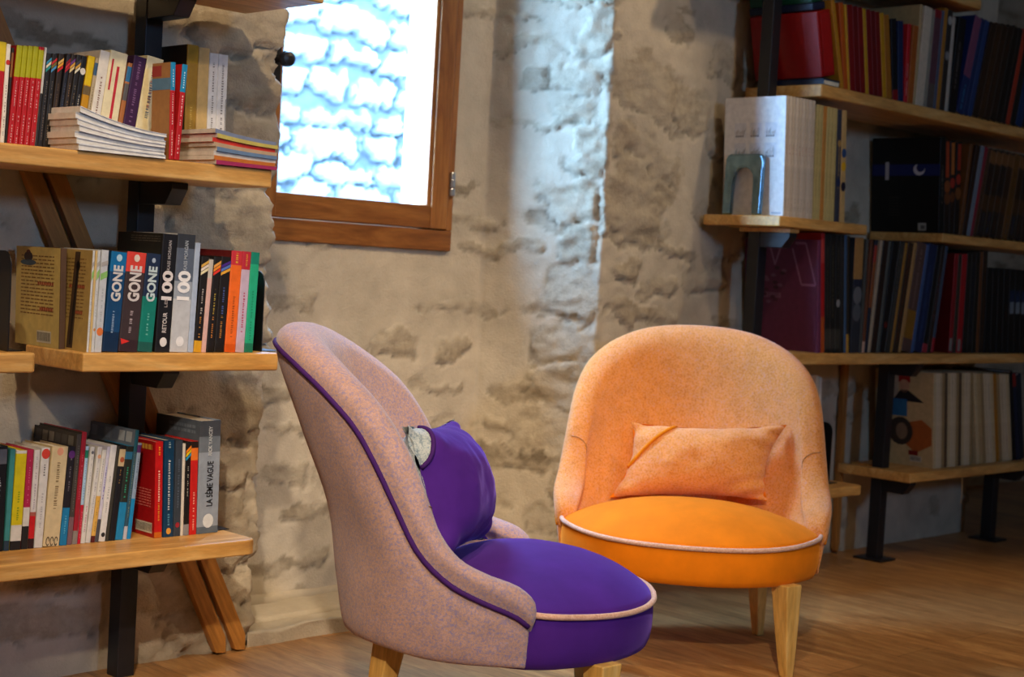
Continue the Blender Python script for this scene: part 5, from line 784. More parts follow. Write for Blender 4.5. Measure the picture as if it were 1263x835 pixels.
{'x': 4.2179, 'lean': 0.1546, 't': 0.048, 'h': 0.3352, 'd': 0.22, 'y': 2.46, 'z': 0.66, 'c': '#16244a', 'dash': [(0.1, 0.8, '#304a7c')], 'label': 'navy album, leaning, twenty-third from the plum purple album, long shelf', 'group': 'albums on the long shelf', 'row': 'long', 'kind': 'comic_album'},
{'x': 4.2686, 'lean': 0.1494, 't': 0.0266, 'h': 0.3353, 'd': 0.22, 'y': 2.46, 'z': 0.66, 'c': '#100f12', 'bands': [(0, 0.08, '#a83038')], 'label': 'black album with red foot, leaning, twenty-fourth from the plum purple album, long shelf', 'group': 'albums on the long shelf', 'row': 'long', 'kind': 'comic_album'},
{'x': 4.2966, 'lean': 0.1472, 't': 0.0229, 'h': 0.3372, 'd': 0.22, 'y': 2.46, 'z': 0.66, 'c': '#2e2018', 'dash': [(0.3, 0.7, '#7a5a70')], 'label': 'dark umber album, leaning, twenty-fifth from the plum purple album, long shelf', 'group': 'albums on the long shelf', 'row': 'long', 'kind': 'comic_album'},
{'x': 4.3215, 'lean': 0.1434, 't': 0.0147, 'h': 0.336, 'd': 0.22, 'y': 2.46, 'z': 0.66, 'c': '#3e4c60', 'bands': [(0, 0.14, '#a01c28')], 'label': 'slim blue grey album, leaning, twenty-sixth from the plum purple album, long shelf', 'group': 'albums on the long shelf', 'row': 'long', 'kind': 'comic_album'},
{'x': 4.4294, 'lean': 0.0, 't': 0.0219, 'h': 0.3125, 'd': 0.2, 'y': 2.46, 'z': 0.66, 'c': '#8c1016', 'full': 1, 'side': '#5c0608', 'ov': [('bar', 0.02, 0.15, '#8a8a80', -0.1, 0.9)], 'label': 'red album with dark red cover showing, twenty-seventh from the plum purple album, long shelf', 'group': 'albums on the long shelf', 'row': 'long', 'kind': 'comic_album'},
{'x': 4.4537, 'lean': -0.0065, 't': 0.0229, 'h': 0.3122, 'd': 0.2, 'y': 2.46, 'z': 0.66, 'c': '#302a20', 'dash': [(0.1, 0.9, '#6a5c3c')], 'label': 'slim dark album between two red ones, twenty-eighth from the plum purple album, long shelf', 'group': 'albums on the long shelf', 'row': 'long', 'kind': 'comic_album'},
{'x': 4.4782, 'lean': -0.0104, 't': 0.0323, 'h': 0.3145, 'd': 0.2, 'y': 2.46, 'z': 0.66, 'c': '#a0121a', 'ov': [('bar', 0.02, 0.14, '#8a8880', 0.05, 0.6)], 'label': 'scarlet album with white foot label, twenty-ninth from the plum purple album, long shelf', 'group': 'albums on the long shelf', 'row': 'long', 'kind': 'comic_album'},
{'x': 4.5163, 'lean': -0.0276, 't': 0.028, 'h': 0.3203, 'd': 0.2, 'y': 2.46, 'z': 0.66, 'c': '#16130f', 'dash': [(0.1, 0.9, '#3c3a30')], 'label': 'blackish album with fine lettering, thirtieth from the plum purple album, long shelf', 'group': 'albums on the long shelf', 'row': 'long', 'kind': 'comic_album'},
{'x': 4.546, 'lean': -0.0316, 't': 0.0292, 'h': 0.323, 'd': 0.2, 'y': 2.46, 'z': 0.66, 'c': '#1a1612', 'dash': [(0.1, 0.9, '#2c3c54')], 'label': 'blackish album with bluish lettering, thirty-first from the plum purple album, long shelf', 'group': 'albums on the long shelf', 'row': 'long', 'kind': 'comic_album'},
{'x': 4.5769, 'lean': -0.0356, 't': 0.0258, 'h': 0.3257, 'd': 0.2, 'y': 2.46, 'z': 0.66, 'c': '#1c1610', 'dash': [(0.1, 0.9, '#403820')], 'label': 'blackish album with olive lettering, thirty-second from the plum purple album, long shelf', 'group': 'albums on the long shelf', 'row': 'long', 'kind': 'comic_album'},
{'x': 4.6045, 'lean': -0.0395, 't': 0.0165, 'h': 0.327, 'd': 0.2, 'y': 2.46, 'z': 0.66, 'c': '#6a3c10', 'label': 'thin amber brown album, thirty-third from the plum purple album, long shelf', 'group': 'albums on the long shelf', 'row': 'long', 'kind': 'comic_album'},
{'x': 4.6226, 'lean': -0.0432, 't': 0.0304, 'h': 0.3305, 'd': 0.2, 'y': 2.46, 'z': 0.66, 'c': '#241810', 'dash': [(0.05, 0.95, '#5c3c14')], 'label': 'dark album with amber edge, thirty-fourth from the plum purple album, long shelf', 'group': 'albums on the long shelf', 'row': 'long', 'kind': 'comic_album'},
{'x': 4.659, 'lean': -0.0635, 't': 0.0373, 'h': 0.2772, 'd': 0.2, 'y': 2.46, 'z': 0.66, 'c': '#0c0b0c', 'dash': [(0.72, 0.9, '#2c2824'), (0.35, 0.5, '#2a1210')], 'label': 'black series album with faint band, thirty-fifth from the plum purple album, long shelf', 'group': 'albums on the long shelf', 'row': 'long', 'kind': 'comic_album'},
{'x': 4.6981, 'lean': -0.0682, 't': 0.0377, 'h': 0.2772, 'd': 0.2, 'y': 2.46, 'z': 0.66, 'c': '#0c0b0c', 'dash': [(0.72, 0.9, '#2c2824'), (0.35, 0.5, '#2a1210')], 'label': 'black series album with faint band, thirty-sixth from the plum purple album, long shelf', 'group': 'albums on the long shelf', 'row': 'long', 'kind': 'comic_album'},
{'x': 4.7376, 'lean': -0.073, 't': 0.0381, 'h': 0.2772, 'd': 0.2, 'y': 2.46, 'z': 0.66, 'c': '#0c0b0c', 'dash': [(0.72, 0.9, '#2c2824'), (0.35, 0.5, '#2a1210')], 'label': 'black series album with faint band, thirty-seventh from the plum purple album, long shelf', 'group': 'albums on the long shelf', 'row': 'long', 'kind': 'comic_album'},
{'x': 4.7775, 'lean': -0.0777, 't': 0.0385, 'h': 0.2773, 'd': 0.2, 'y': 2.46, 'z': 0.66, 'c': '#0c0b0c', 'dash': [(0.72, 0.9, '#2c2824'), (0.35, 0.5, '#2a1210')], 'label': 'black series album with faint band, thirty-eighth from the plum purple album, long shelf', 'group': 'albums on the long shelf', 'row': 'long', 'kind': 'comic_album'},
{'x': 4.8178, 'lean': -0.0825, 't': 0.0389, 'h': 0.2773, 'd': 0.2, 'y': 2.46, 'z': 0.66, 'c': '#0c0b0c', 'dash': [(0.72, 0.9, '#2c2824')], 'ov': [('bar', 0.47, 0.61, '#7c868e', 0.05, 0.9), ('bar', 0.61, 0.75, '#14284a', 0, 1)], 'label': 'black series album with blue grey block, thirty-ninth from the plum purple album, long shelf', 'group': 'albums on the long shelf', 'row': 'long', 'kind': 'comic_album'},
{'x': 4.8587, 'lean': -0.0873, 't': 0.0394, 'h': 0.2774, 'd': 0.2, 'y': 2.46, 'z': 0.66, 'c': '#0c0b0c', 'dash': [(0.72, 0.9, '#2c2824')], 'ov': [('bar', 0.47, 0.61, '#7c868e', 0.05, 0.9), ('bar', 0.61, 0.75, '#14284a', 0, 1)], 'label': 'black series album with blue grey block, fortieth from the plum purple album, long shelf', 'group': 'albums on the long shelf', 'row': 'long', 'kind': 'comic_album'},
{'x': 4.8999, 'lean': -0.0921, 't': 0.0398, 'h': 0.2774, 'd': 0.2, 'y': 2.46, 'z': 0.66, 'c': '#0c0b0c', 'dash': [(0.72, 0.9, '#2c2824')], 'ov': [('bar', 0.47, 0.61, '#7c868e', 0.05, 0.9), ('bar', 0.61, 0.75, '#14284a', 0, 1)], 'label': 'black series album with blue grey block, forty-first from the plum purple album, long shelf', 'group': 'albums on the long shelf', 'row': 'long', 'kind': 'comic_album'},
{'x': 4.9417, 'lean': -0.097, 't': 0.0403, 'h': 0.2774, 'd': 0.2, 'y': 2.46, 'z': 0.66, 'c': '#0c0b0c', 'dash': [(0.72, 0.9, '#2c2824')], 'ov': [('bar', 0.47, 0.61, '#7c868e', 0.05, 0.9), ('bar', 0.61, 0.75, '#14284a', 0, 1)], 'label': 'black series album with blue grey block, forty-second from the plum purple album, long shelf', 'group': 'albums on the long shelf', 'row': 'long', 'kind': 'comic_album'},
{'x': 4.4097, 'lean': -0.1122, 't': 0.0156, 'h': 0.3038, 'd': 0.21, 'y': 2.475, 'z': 0.292, 'c': '#c8b48a', 'side': '#c8b080', 'art': 'mag', 'full': 1, 'label': 'cream magazine, first in its row on the low shelf by the posts', 'group': 'magazines on the low shelf by the posts', 'row': 'cream', 'kind': 'magazine'},
{'x': 4.4271, 'lean': -0.1122, 't': 0.0157, 'h': 0.3038, 'd': 0.21, 'y': 2.475, 'z': 0.292, 'c': '#d0c0a0', 'side': '#c8b080', 'label': 'cream magazine with dark top bars, second along the low shelf by the posts', 'group': 'magazines on the low shelf by the posts', 'row': 'cream', 'kind': 'magazine'},
{'x': 4.4445, 'lean': -0.1122, 't': 0.0158, 'h': 0.3038, 'd': 0.21, 'y': 2.475, 'z': 0.292, 'c': '#cdbb98', 'side': '#c8b080', 'dash': [(0.75, 0.97, '#6a5a40')], 'label': 'cream magazine, third from the magazine with the round portrait cover, low shelf by the posts', 'group': 'magazines on the low shelf by the posts', 'row': 'cream', 'kind': 'magazine'},
{'x': 4.4621, 'lean': -0.1122, 't': 0.0159, 'h': 0.3038, 'd': 0.21, 'y': 2.475, 'z': 0.292, 'c': '#a0875c', 'side': '#c8b080', 'dash': [(0.75, 0.97, '#6a5a40')], 'label': 'cream magazine, fourth from the magazine with the round portrait cover, low shelf by the posts', 'group': 'magazines on the low shelf by the posts', 'row': 'cream', 'kind': 'magazine'},
{'x': 4.4797, 'lean': -0.1122, 't': 0.016, 'h': 0.3037, 'd': 0.21, 'y': 2.475, 'z': 0.292, 'c': '#5a4630', 'side': '#c8b080', 'dash': [(0.75, 0.97, '#6a5a40')], 'label': 'brown magazine, fifth from the magazine with the round portrait cover, low shelf by the posts', 'group': 'magazines on the low shelf by the posts', 'row': 'cream', 'kind': 'magazine'},
{'x': 4.4974, 'lean': -0.1123, 't': 0.0161, 'h': 0.3037, 'd': 0.21, 'y': 2.475, 'z': 0.292, 'c': '#c8b48a', 'side': '#c8b080', 'dash': [(0.75, 0.97, '#6a5a40')], 'label': 'cream magazine, sixth from the magazine with the round portrait cover, low shelf by the posts', 'group': 'magazines on the low shelf by the posts', 'row': 'cream', 'kind': 'magazine'},
{'x': 4.5152, 'lean': -0.1123, 't': 0.0162, 'h': 0.3037, 'd': 0.21, 'y': 2.475, 'z': 0.292, 'c': '#d0c0a0', 'side': '#c8b080', 'dash': [(0.75, 0.97, '#6a5a40')], 'label': 'cream magazine, seventh from the magazine with the round portrait cover, low shelf by the posts', 'group': 'magazines on the low shelf by the posts', 'row': 'cream', 'kind': 'magazine'},
{'x': 4.533, 'lean': -0.1123, 't': 0.0163, 'h': 0.3037, 'd': 0.21, 'y': 2.475, 'z': 0.292, 'c': '#cdbb98', 'side': '#c8b080', 'dash': [(0.75, 0.97, '#6a5a40')], 'label': 'cream magazine with dark top bars, eighth along the low shelf by the posts', 'group': 'magazines on the low shelf by the posts', 'row': 'cream', 'kind': 'magazine'},
{'x': 4.551, 'lean': -0.1123, 't': 0.0163, 'h': 0.3037, 'd': 0.21, 'y': 2.475, 'z': 0.292, 'c': '#a0875c', 'side': '#c8b080', 'dash': [(0.75, 0.97, '#6a5a40')], 'label': 'cream magazine, ninth from the magazine with the round portrait cover, low shelf by the posts', 'group': 'magazines on the low shelf by the posts', 'row': 'cream', 'kind': 'magazine'},
{'x': 4.5691, 'lean': -0.1123, 't': 0.0164, 'h': 0.3037, 'd': 0.21, 'y': 2.475, 'z': 0.292, 'c': '#5a4630', 'side': '#c8b080', 'dash': [(0.75, 0.97, '#6a5a40')], 'label': 'brown magazine, tenth from the magazine with the round portrait cover, low shelf by the posts', 'group': 'magazines on the low shelf by the posts', 'row': 'cream', 'kind': 'magazine'},
{'x': 4.5872, 'lean': -0.1123, 't': 0.0165, 'h': 0.3037, 'd': 0.21, 'y': 2.475, 'z': 0.292, 'c': '#c8b48a', 'side': '#c8b080', 'dash': [(0.75, 0.97, '#6a5a40')], 'label': 'cream magazine with dark top bars, eleventh along the low shelf by the posts', 'group': 'magazines on the low shelf by the posts', 'row': 'cream', 'kind': 'magazine'},
{'x': 4.6055, 'lean': -0.1124, 't': 0.0166, 'h': 0.3037, 'd': 0.21, 'y': 2.475, 'z': 0.292, 'c': '#d0c0a0', 'side': '#c8b080', 'dash': [(0.75, 0.97, '#6a5a40')], 'label': 'cream magazine, twelfth from the magazine with the round portrait cover, low shelf by the posts', 'group': 'magazines on the low shelf by the posts', 'row': 'cream', 'kind': 'magazine'},
{'x': 4.6238, 'lean': -0.1124, 't': 0.0167, 'h': 0.3036, 'd': 0.21, 'y': 2.475, 'z': 0.292, 'c': '#cdbb98', 'side': '#c8b080', 'label': 'cream magazine, thirteenth from the magazine with the round portrait cover, low shelf by the posts', 'group': 'magazines on the low shelf by the posts', 'row': 'cream', 'kind': 'magazine'},
{'x': 4.6423, 'lean': -0.1124, 't': 0.0168, 'h': 0.3036, 'd': 0.21, 'y': 2.475, 'z': 0.292, 'c': '#a0875c', 'side': '#c8b080', 'label': 'cream magazine with dark top bars, fourteenth along the low shelf by the posts', 'group': 'magazines on the low shelf by the posts', 'row': 'cream', 'kind': 'magazine'},
{'x': 4.6904, 'lean': -0.2081, 't': 0.0195, 'h': 0.3061, 'd': 0.21, 'y': 2.475, 'z': 0.292, 'c': '#c8b48a', 'dash': [(0.6, 0.9, '#8a7a68')], 'label': 'pale magazine, fifteenth from the magazine with the round portrait cover, low shelf by the posts', 'group': 'magazines on the low shelf by the posts', 'row': 'cream', 'kind': 'magazine'},
{'x': 4.7121, 'lean': -0.2087, 't': 0.0195, 'h': 0.3054, 'd': 0.21, 'y': 2.475, 'z': 0.292, 'c': '#b89f70', 'dash': [(0.1, 0.3, '#a06a60')], 'label': 'pale magazine, sixteenth from the magazine with the round portrait cover, low shelf by the posts', 'group': 'magazines on the low shelf by the posts', 'row': 'cream', 'kind': 'magazine'},
{'x': 4.734, 'lean': -0.2094, 't': 0.0196, 'h': 0.3048, 'd': 0.21, 'y': 2.475, 'z': 0.292, 'c': '#a0875c', 'dash': [(0.6, 0.9, '#8a7a68')], 'label': 'pale magazine, seventeenth from the magazine with the round portrait cover, low shelf by the posts', 'group': 'magazines on the low shelf by the posts', 'row': 'cream', 'kind': 'magazine'},
{'x': 4.7559, 'lean': -0.2103, 't': 0.0197, 'h': 0.3041, 'd': 0.21, 'y': 2.475, 'z': 0.292, 'c': '#cdbb98', 'dash': [(0.1, 0.3, '#a06a60')], 'label': 'pale magazine, eighteenth from the magazine with the round portrait cover, low shelf by the posts', 'group': 'magazines on the low shelf by the posts', 'row': 'cream', 'kind': 'magazine'},
{'x': 4.778, 'lean': -0.2113, 't': 0.0198, 'h': 0.3035, 'd': 0.21, 'y': 2.475, 'z': 0.292, 'c': '#d0c0a0', 'dash': [(0.6, 0.9, '#8a7a68')], 'label': 'pale magazine, nineteenth from the magazine with the round portrait cover, low shelf by the posts', 'group': 'magazines on the low shelf by the posts', 'row': 'cream', 'kind': 'magazine'},
{'x': 4.8003, 'lean': -0.2126, 't': 0.0198, 'h': 0.303, 'd': 0.21, 'y': 2.475, 'z': 0.292, 'c': '#c8b48a', 'dash': [(0.1, 0.3, '#a06a60')], 'label': 'pale magazine, twentieth from the magazine with the round portrait cover, low shelf by the posts', 'group': 'magazines on the low shelf by the posts', 'row': 'cream', 'kind': 'magazine'},
{'x': 4.8227, 'lean': -0.2141, 't': 0.0199, 'h': 0.3024, 'd': 0.21, 'y': 2.475, 'z': 0.292, 'c': '#b0741c', 'dash': [(0.6, 0.9, '#8a7a68')], 'label': 'amber magazine, twenty-first from the magazine with the round portrait cover, low shelf by the posts', 'group': 'magazines on the low shelf by the posts', 'row': 'cream', 'kind': 'magazine'},
{'x': 4.8452, 'lean': -0.2157, 't': 0.02, 'h': 0.3019, 'd': 0.21, 'y': 2.475, 'z': 0.292, 'c': '#a0875c', 'dash': [(0.1, 0.3, '#a06a60')], 'label': 'pale magazine, twenty-second from the magazine with the round portrait cover, low shelf by the posts', 'group': 'magazines on the low shelf by the posts', 'row': 'cream', 'kind': 'magazine'},
{'x': 4.8678, 'lean': -0.2176, 't': 0.02, 'h': 0.3014, 'd': 0.21, 'y': 2.475, 'z': 0.292, 'c': '#cdbb98', 'dash': [(0.6, 0.9, '#8a7a68')], 'label': 'pale magazine, twenty-third from the magazine with the round portrait cover, low shelf by the posts', 'group': 'magazines on the low shelf by the posts', 'row': 'cream', 'kind': 'magazine'},
{'x': 4.8906, 'lean': -0.2197, 't': 0.0201, 'h': 0.301, 'd': 0.21, 'y': 2.475, 'z': 0.292, 'c': '#d0c0a0', 'dash': [(0.1, 0.3, '#a06a60')], 'label': 'pale magazine, twenty-fourth from the magazine with the round portrait cover, low shelf by the posts', 'group': 'magazines on the low shelf by the posts', 'row': 'cream', 'kind': 'magazine'},
{'x': 4.9135, 'lean': -0.2221, 't': 0.0201, 'h': 0.3006, 'd': 0.21, 'y': 2.475, 'z': 0.292, 'c': '#c8b48a', 'dash': [(0.6, 0.9, '#8a7a68')], 'label': 'pale magazine, twenty-fifth from the magazine with the round portrait cover, low shelf by the posts', 'group': 'magazines on the low shelf by the posts', 'row': 'cream', 'kind': 'magazine'},
{'x': 4.9384, 'lean': -0.2303, 't': 0.0241, 'h': 0.3103, 'd': 0.21, 'y': 2.475, 'z': 0.292, 'c': '#0e0c0c', 'label': 'black magazine, leaning, twenty-sixth along the low shelf by the posts', 'group': 'magazines on the low shelf by the posts', 'row': 'cream', 'kind': 'magazine'},
{'x': 4.9674, 'lean': -0.2387, 't': 0.0192, 'h': 0.3041, 'd': 0.21, 'y': 2.475, 'z': 0.292, 'c': '#13203c', 'side': '#13203c', 'bands': [(0.85, 1, '#8a2018')], 'label': 'dark blue magazine with red top, cover showing, twenty-seventh along the low shelf by the posts', 'group': 'magazines on the low shelf by the posts', 'row': 'cream', 'kind': 'magazine'},
{'x': 4.9908, 'lean': -0.2304, 't': 0.0311, 'h': 0.2994, 'd': 0.21, 'y': 2.475, 'z': 0.292, 'c': '#16202e', 'label': 'blue black magazine past the red topped one, twenty-eighth along the low shelf by the posts', 'group': 'magazines on the low shelf by the posts', 'row': 'cream', 'kind': 'magazine'},
{'x': 3.7856, 'lean': -0.0748, 't': 0.0161, 'h': 0.3191, 'd': 0.15, 'y': 2.5, 'z': 0.272, 'c': '#d6c8ac', 'label': 'cream book peeping past the orange armchair', 'group': 'books behind the orange armchair', 'row': 'small', 'kind': 'book'},
{'x': 3.8029, 'lean': -0.0705, 't': 0.0112, 'h': 0.3141, 'd': 0.15, 'y': 2.5, 'z': 0.272, 'c': '#cfc8bc', 'bands': [(0, 0.12, '#a02020')], 'label': 'thin white book with red foot past the orange armchair', 'group': 'books behind the orange armchair', 'row': 'small', 'kind': 'book'},
]
for b in BOOKS:
    cover, pages = book_mesh(b)
    o = link(bpy.data.objects.new(b['kind'], cover))
    L = b['lean']
    o.location = (b['x']+(b['t']/math.cos(L) if L >= 0 else 0), b['y'], b['z']+.0003); o.rotation_euler = (0, L, 0)
    tag(o, b['label'], {'book': 'book', 'comic_album': 'album', 'magazine': 'magazine', 'folder': 'folder'}[b['kind']], b['group'])
    link(bpy.data.objects.new('page_block', pages), o)

# booklets lying on the upper shelf
def booklet(x0, x1, y0, y1, zl, zr, label, group, cover, paper, spine=False):
    """thin stapled booklet; zl, zr = (bottom, top) height at the left and right end, bent between"""
    b = MB(); n = 14
    def zz(i, k): u = i/(n-1); e = (1-u)**1.8; return zr[k]+(zl[k]-zr[k])*e
    for (za, zb_, inset, m) in ((0, .12, 0, cover), (.12, .88, .0 if spine else .0015, cover if spine else paper), (.88, 1, 0, cover)):
        V = []; 
        for i in range(n):
            x = x0+(x1-x0)*i/(n-1); lo, hi = zz(i, 0), zz(i, 1); a, c = lo+(hi-lo)*za, lo+(hi-lo)*zb_
            V += [(x, y0+inset, a), (x, y1-inset, a), (x, y1-inset, c), (x, y0+inset, c)]
        b.add(V[:4], [(0, 1, 2, 3)], paper)
        F = [(4*n-1, 4*n-2, 4*n-3, 4*n-4)]
        for i in range(n-1):
            for k in range(4): p, q = i*4+k, i*4+(k+1) % 4; F.append((p, p+4, q+4, q))
        b.add(V, F, m)
    o = b.obj('booklet'); tag(o, label, 'booklet', group); return o
ordw = ['lowest', 'second from the bottom', 'third from the bottom', 'fourth from the bottom', 'fifth from the bottom', 'sixth from the bottom', 'seventh from the bottom', 'topmost', 'topmost']
def Z(i, n, H): return (1.0125+H*i/n, 1.0125+H*(i+1)/n-.0004)
wc = ['#dcdde0', '#d6d8de', '#e2e2e2', '#d8d6dc', '#dfe1e6', '#c9d2de', '#e4e5e8']
for i in range(7):
    booklet(1.366-.003*(i % 3), 1.540-.002*(i % 2), 2.434+.002*(i % 3), 2.55-.003*(i % 2), Z(i, 7, .076), Z(i, 7, .045), 'white curled booklet, %s in the pale stack on the upper shelf' % (ordw[i] if i < 6 else 'topmost'),
            'curled white booklets on the upper shelf', flat(wc[i], .5), M_PAGEW)
rc = [('#a83060', 'crimson violet'), ('#c8742c', 'amber and red'), ('#d6cfc4', 'cream white'), ('#6a86a8', 'grey blue'), ('#c2a484', 'sand brown'), ('#d23a2c', 'bright red'), ('#c8b860', 'olive yellow'), ('#7c88a4', 'slate blue')]
for i, (c, nm) in enumerate(rc):
    booklet(1.648-.004*(i % 3)+(.004 if i == 2 else 0), 1.786-.003*(i % 2)+(.002 if i == 3 else 0), 2.434+.002*(i % 3), 2.575-.004*(i % 2), Z(i, 8, .066), Z(i, 8, .054), '%s spined booklet, %s of the stack by the window' % (nm, ordw[i]),
            'coloured booklets stacked by the window', flat(c, .5), M_PAGEW, True)

# things on the top right shelf
def simple(name, boxes, label, cat, group=None, bevel=.003, parts=()):
    x0 = boxes[0][0]; b = MB()
    loc = Vector((boxes[0][0], boxes[0][2], boxes[0][4]))
    for q in boxes: b.box(q[0]-loc.x, q[1]-loc.x, q[2]-loc.y, q[3]-loc.y, q[4]-loc.z, q[5]-loc.z, q[6])
    o = b.obj(name, None, bevel=bevel); o.location = loc; tag(o, label, cat, group)
    for nm, qs in parts:
        p = MB()
        for q in qs: p.box(q[0]-loc.x, q[1]-loc.x, q[2]-loc.y, q[3]-loc.y, q[4]-loc.z, q[5]-loc.z, q[6])
        p.obj(nm, o, bevel=.001)
    return o
RD = flat('#8c0808', .45); RD2 = flat('#9a1012', .45); NB = flat('#16203a', .4); GN = flat('#04402a', .4)
zt = 1.4025
simple('flat_book', [(3.632, 3.714, 2.452, 2.665, zt, zt+.003, NB), (3.632, 3.714, 2.452, 2.665, zt+.016, zt+.0195, NB), (3.632, 3.635, 2.452, 2.665, zt+.003, zt+.016, NB)], 'flat dark blue book lying beneath the bright red box', 'book', None, .001,
       [('page_block', [(3.6355, 3.712, 2.455, 2.663, zt+.0033, zt+.0157, M_PAGE)])])
o = simple('box_file', [(3.638, 3.704, 2.462, 2.690, zt+.021, zt+.203, RD)], 'bright red box standing at the end of the folder shelf', 'box', None, .004, [('spine_panel', [(3.650, 3.694, 2.4595, 2.4615, zt+.03, zt+.195, RD2)])]); o.rotation_euler = (0, -.25, 0)
o = simple('box_file', [(3.593, 3.653, 2.475, 2.690, zt+.200, zt+.2205, NB), (3.595, 3.651, 2.478, 2.688, zt+.221, zt+.30, GN)], 'dark green box on a navy base, on top of the red box', 'box', None, .003); o.rotation_euler = (0, -.25, 0); o.location.x += .0005; o.location.z -= 0
simple('wooden_block', [(3.6085, 3.6160, 2.600, 2.640, zt, zt+.142, M_SLAT)], 'upright wooden block beside the bright red box', 'block', None, .002)

# bookends
def bookend(x, y, z, h, label, foot=.05, d=.10, left=False):
    s = -1 if left else 1
    b = MB(); r = .025
    poly = [(0, 0), (d, 0), (d, h-r)]+[(d-r+r*math.cos(a), h-r+r*math.sin(a)) for a in (.4, .8, 1.2)]+[(d-r, h), (r, h)]+[(r-r*math.sin(a), h-r+r*math.cos(a)) for a in (.4, .8, 1.2)]+[(0, h-r)]
    b.prism(poly, 'X', 0, .0025*s, M_BLACK)
    o = b.obj('bookend', None, bevel=.0006, seg=1); o.location = (x, y, z+.0004); tag(o, label, 'bookend', 'black metal bookends')
    b = MB(); b.box(.0026 if s > 0 else -foot, foot if s > 0 else -.0026, .005, d-.005, 0, .0016, M_BLACK); b.obj('foot', o)
    return o
bookend(1.7745, 2.60, 1.0125, .165, 'black bookend behind the booklet stack, after two white novels', .006)
bookend(1.7995, 2.475, .660, .158, 'black bookend beside the emerald green paperback')
bookend(1.7625, 2.545, .298, .158, 'black bookend beside the very thick silver blue novel', .035)
bookend(1.268, 2.47, .660, .172, 'black bookend on the shelf end before the short novel shelf', .03, .12)
bookend(3.862, 2.50, .272, .180, 'black bookend just past the orange armchair back', .05, .10)
def arch_bookend():
    b = MB(); w0, w1, H = 2.520, 2.650, .168; n = 12
    out = [(w0, 0), (w0-.002, H-.012), (w0+.010, H), (w1-.014, H), (w1-.002, H-.012), (w1, 0)]
    inn = [(w1-.030, 0), (w1-.040, .095)]+[(2.583+.030*math.cos(a), .098+.028*math.sin(a)) for a in [i*math.pi/n for i in range(n+1)]]+[(w0+.034, .095), (w0+.034, 0)]
    V0 = out[::-1]; poly = V0+inn[::-1]
    # strip between outer and inner outline
    oo = [(w0, 0), (w0-.001, .06), (w0-.002, .12), (w0-.002, H-.012), (w0+.004, H-.003), (w0+.014, H), (2.565, H), (2.583, H), (2.605, H), (w1-.020, H), (w1-.008, H-.004), (w1-.004, H-.014), (w1-.003, .12), (w1-.001, .06), (w1, 0)]
    ii = [(w0+.031, 0), (w0+.031, .05), (w0+.031, .090), (w0+.032, .100), (w0+.036, .114), (w0+.043, .123), (w0+.052, .128), (2.583, .130), (w1-.053, .128), (w1-.046, .123), (w1-.040, .114), (w1-.036, .100), (w1-.034, .090), (w1-.032, .05), (w1-.031, 0)]
    m = len(oo); T = .014; V = [(0, *p) for p in oo]+[(0, *p) for p in ii]+[(T, *p) for p in oo]+[(T, *p) for p in ii]
    F = []
    for i in range(m-1):
        F += [(i, i+1, m+i+1, m+i), (2*m+i, 3*m+i, 3*m+i+1, 2*m+i+1), (i, 2*m+i, 2*m+i+1, i+1), (m+i, m+i+1, 3*m+i+1, 3*m+i)]
    F += [(0, m, 3*m, 2*m), (m-1, 3*m-1, 4*m-1, 2*m-1)]
    b.add(V, F, M_CHROME)
    o = b.obj('bookend', None, bevel=.0055, seg=4); o.location = (3.4665, 0, 1.0316)
    tag(o, 'shiny chrome arch bookend in front of the white sketch cover', 'bookend')
arch_bookend()
b = MB(); b.tube([(4.530, 2.4392, .2655), (4.532, 2.4375, .235), (4.528, 2.434, .205), (4.524, 2.434, .180)], .0012, flat('#c09a5a', .8)); tag(b.obj('thread'), 'thin straw thread hanging from the low shelf with the magazines', 'thread')

# ------------------------------------------------------------------ armchairs
def spline(pts, n):
    """Catmull-Rom through pts, n samples evenly along the chord"""
    P = np.array(pts, float); d = np.r_[0, np.cumsum(np.sqrt(np.linalg.norm(np.diff(P, axis=0), axis=1)))]
    d /= d[-1]; Q = np.vstack([2*P[0]-P[1], P, 2*P[-1]-P[-2]]); T = np.r_[-d[1], d, 2-d[-2]]
    out = []
    for u in np.linspace(0, 1, n):
        i = min(max(np.searchsorted(d, u, 'right')-1, 0), len(P)-2); k = i+1
        t0, t1, t2, t3 = T[k-1], T[k], T[k+1], T[k+2]; p0, p1, p2, p3 = Q[k-1], Q[k], Q[k+1], Q[k+2]
        a1 = (t1-u)/(t1-t0)*p0+(u-t0)/(t1-t0)*p1; a2 = (t2-u)/(t2-t1)*p1+(u-t1)/(t2-t1)*p2; a3 = (t3-u)/(t3-t2)*p2+(u-t2)/(t3-t2)*p3
        b1 = (t2-u)/(t2-t0)*a1+(u-t0)/(t2-t0)*a2; b2 = (t3-u)/(t3-t1)*a2+(u-t1)/(t3-t1)*a3
        out.append((t2-u)/(t2-t1)*b1+(u-t1)/(t2-t1)*b2)
    return np.array(out)
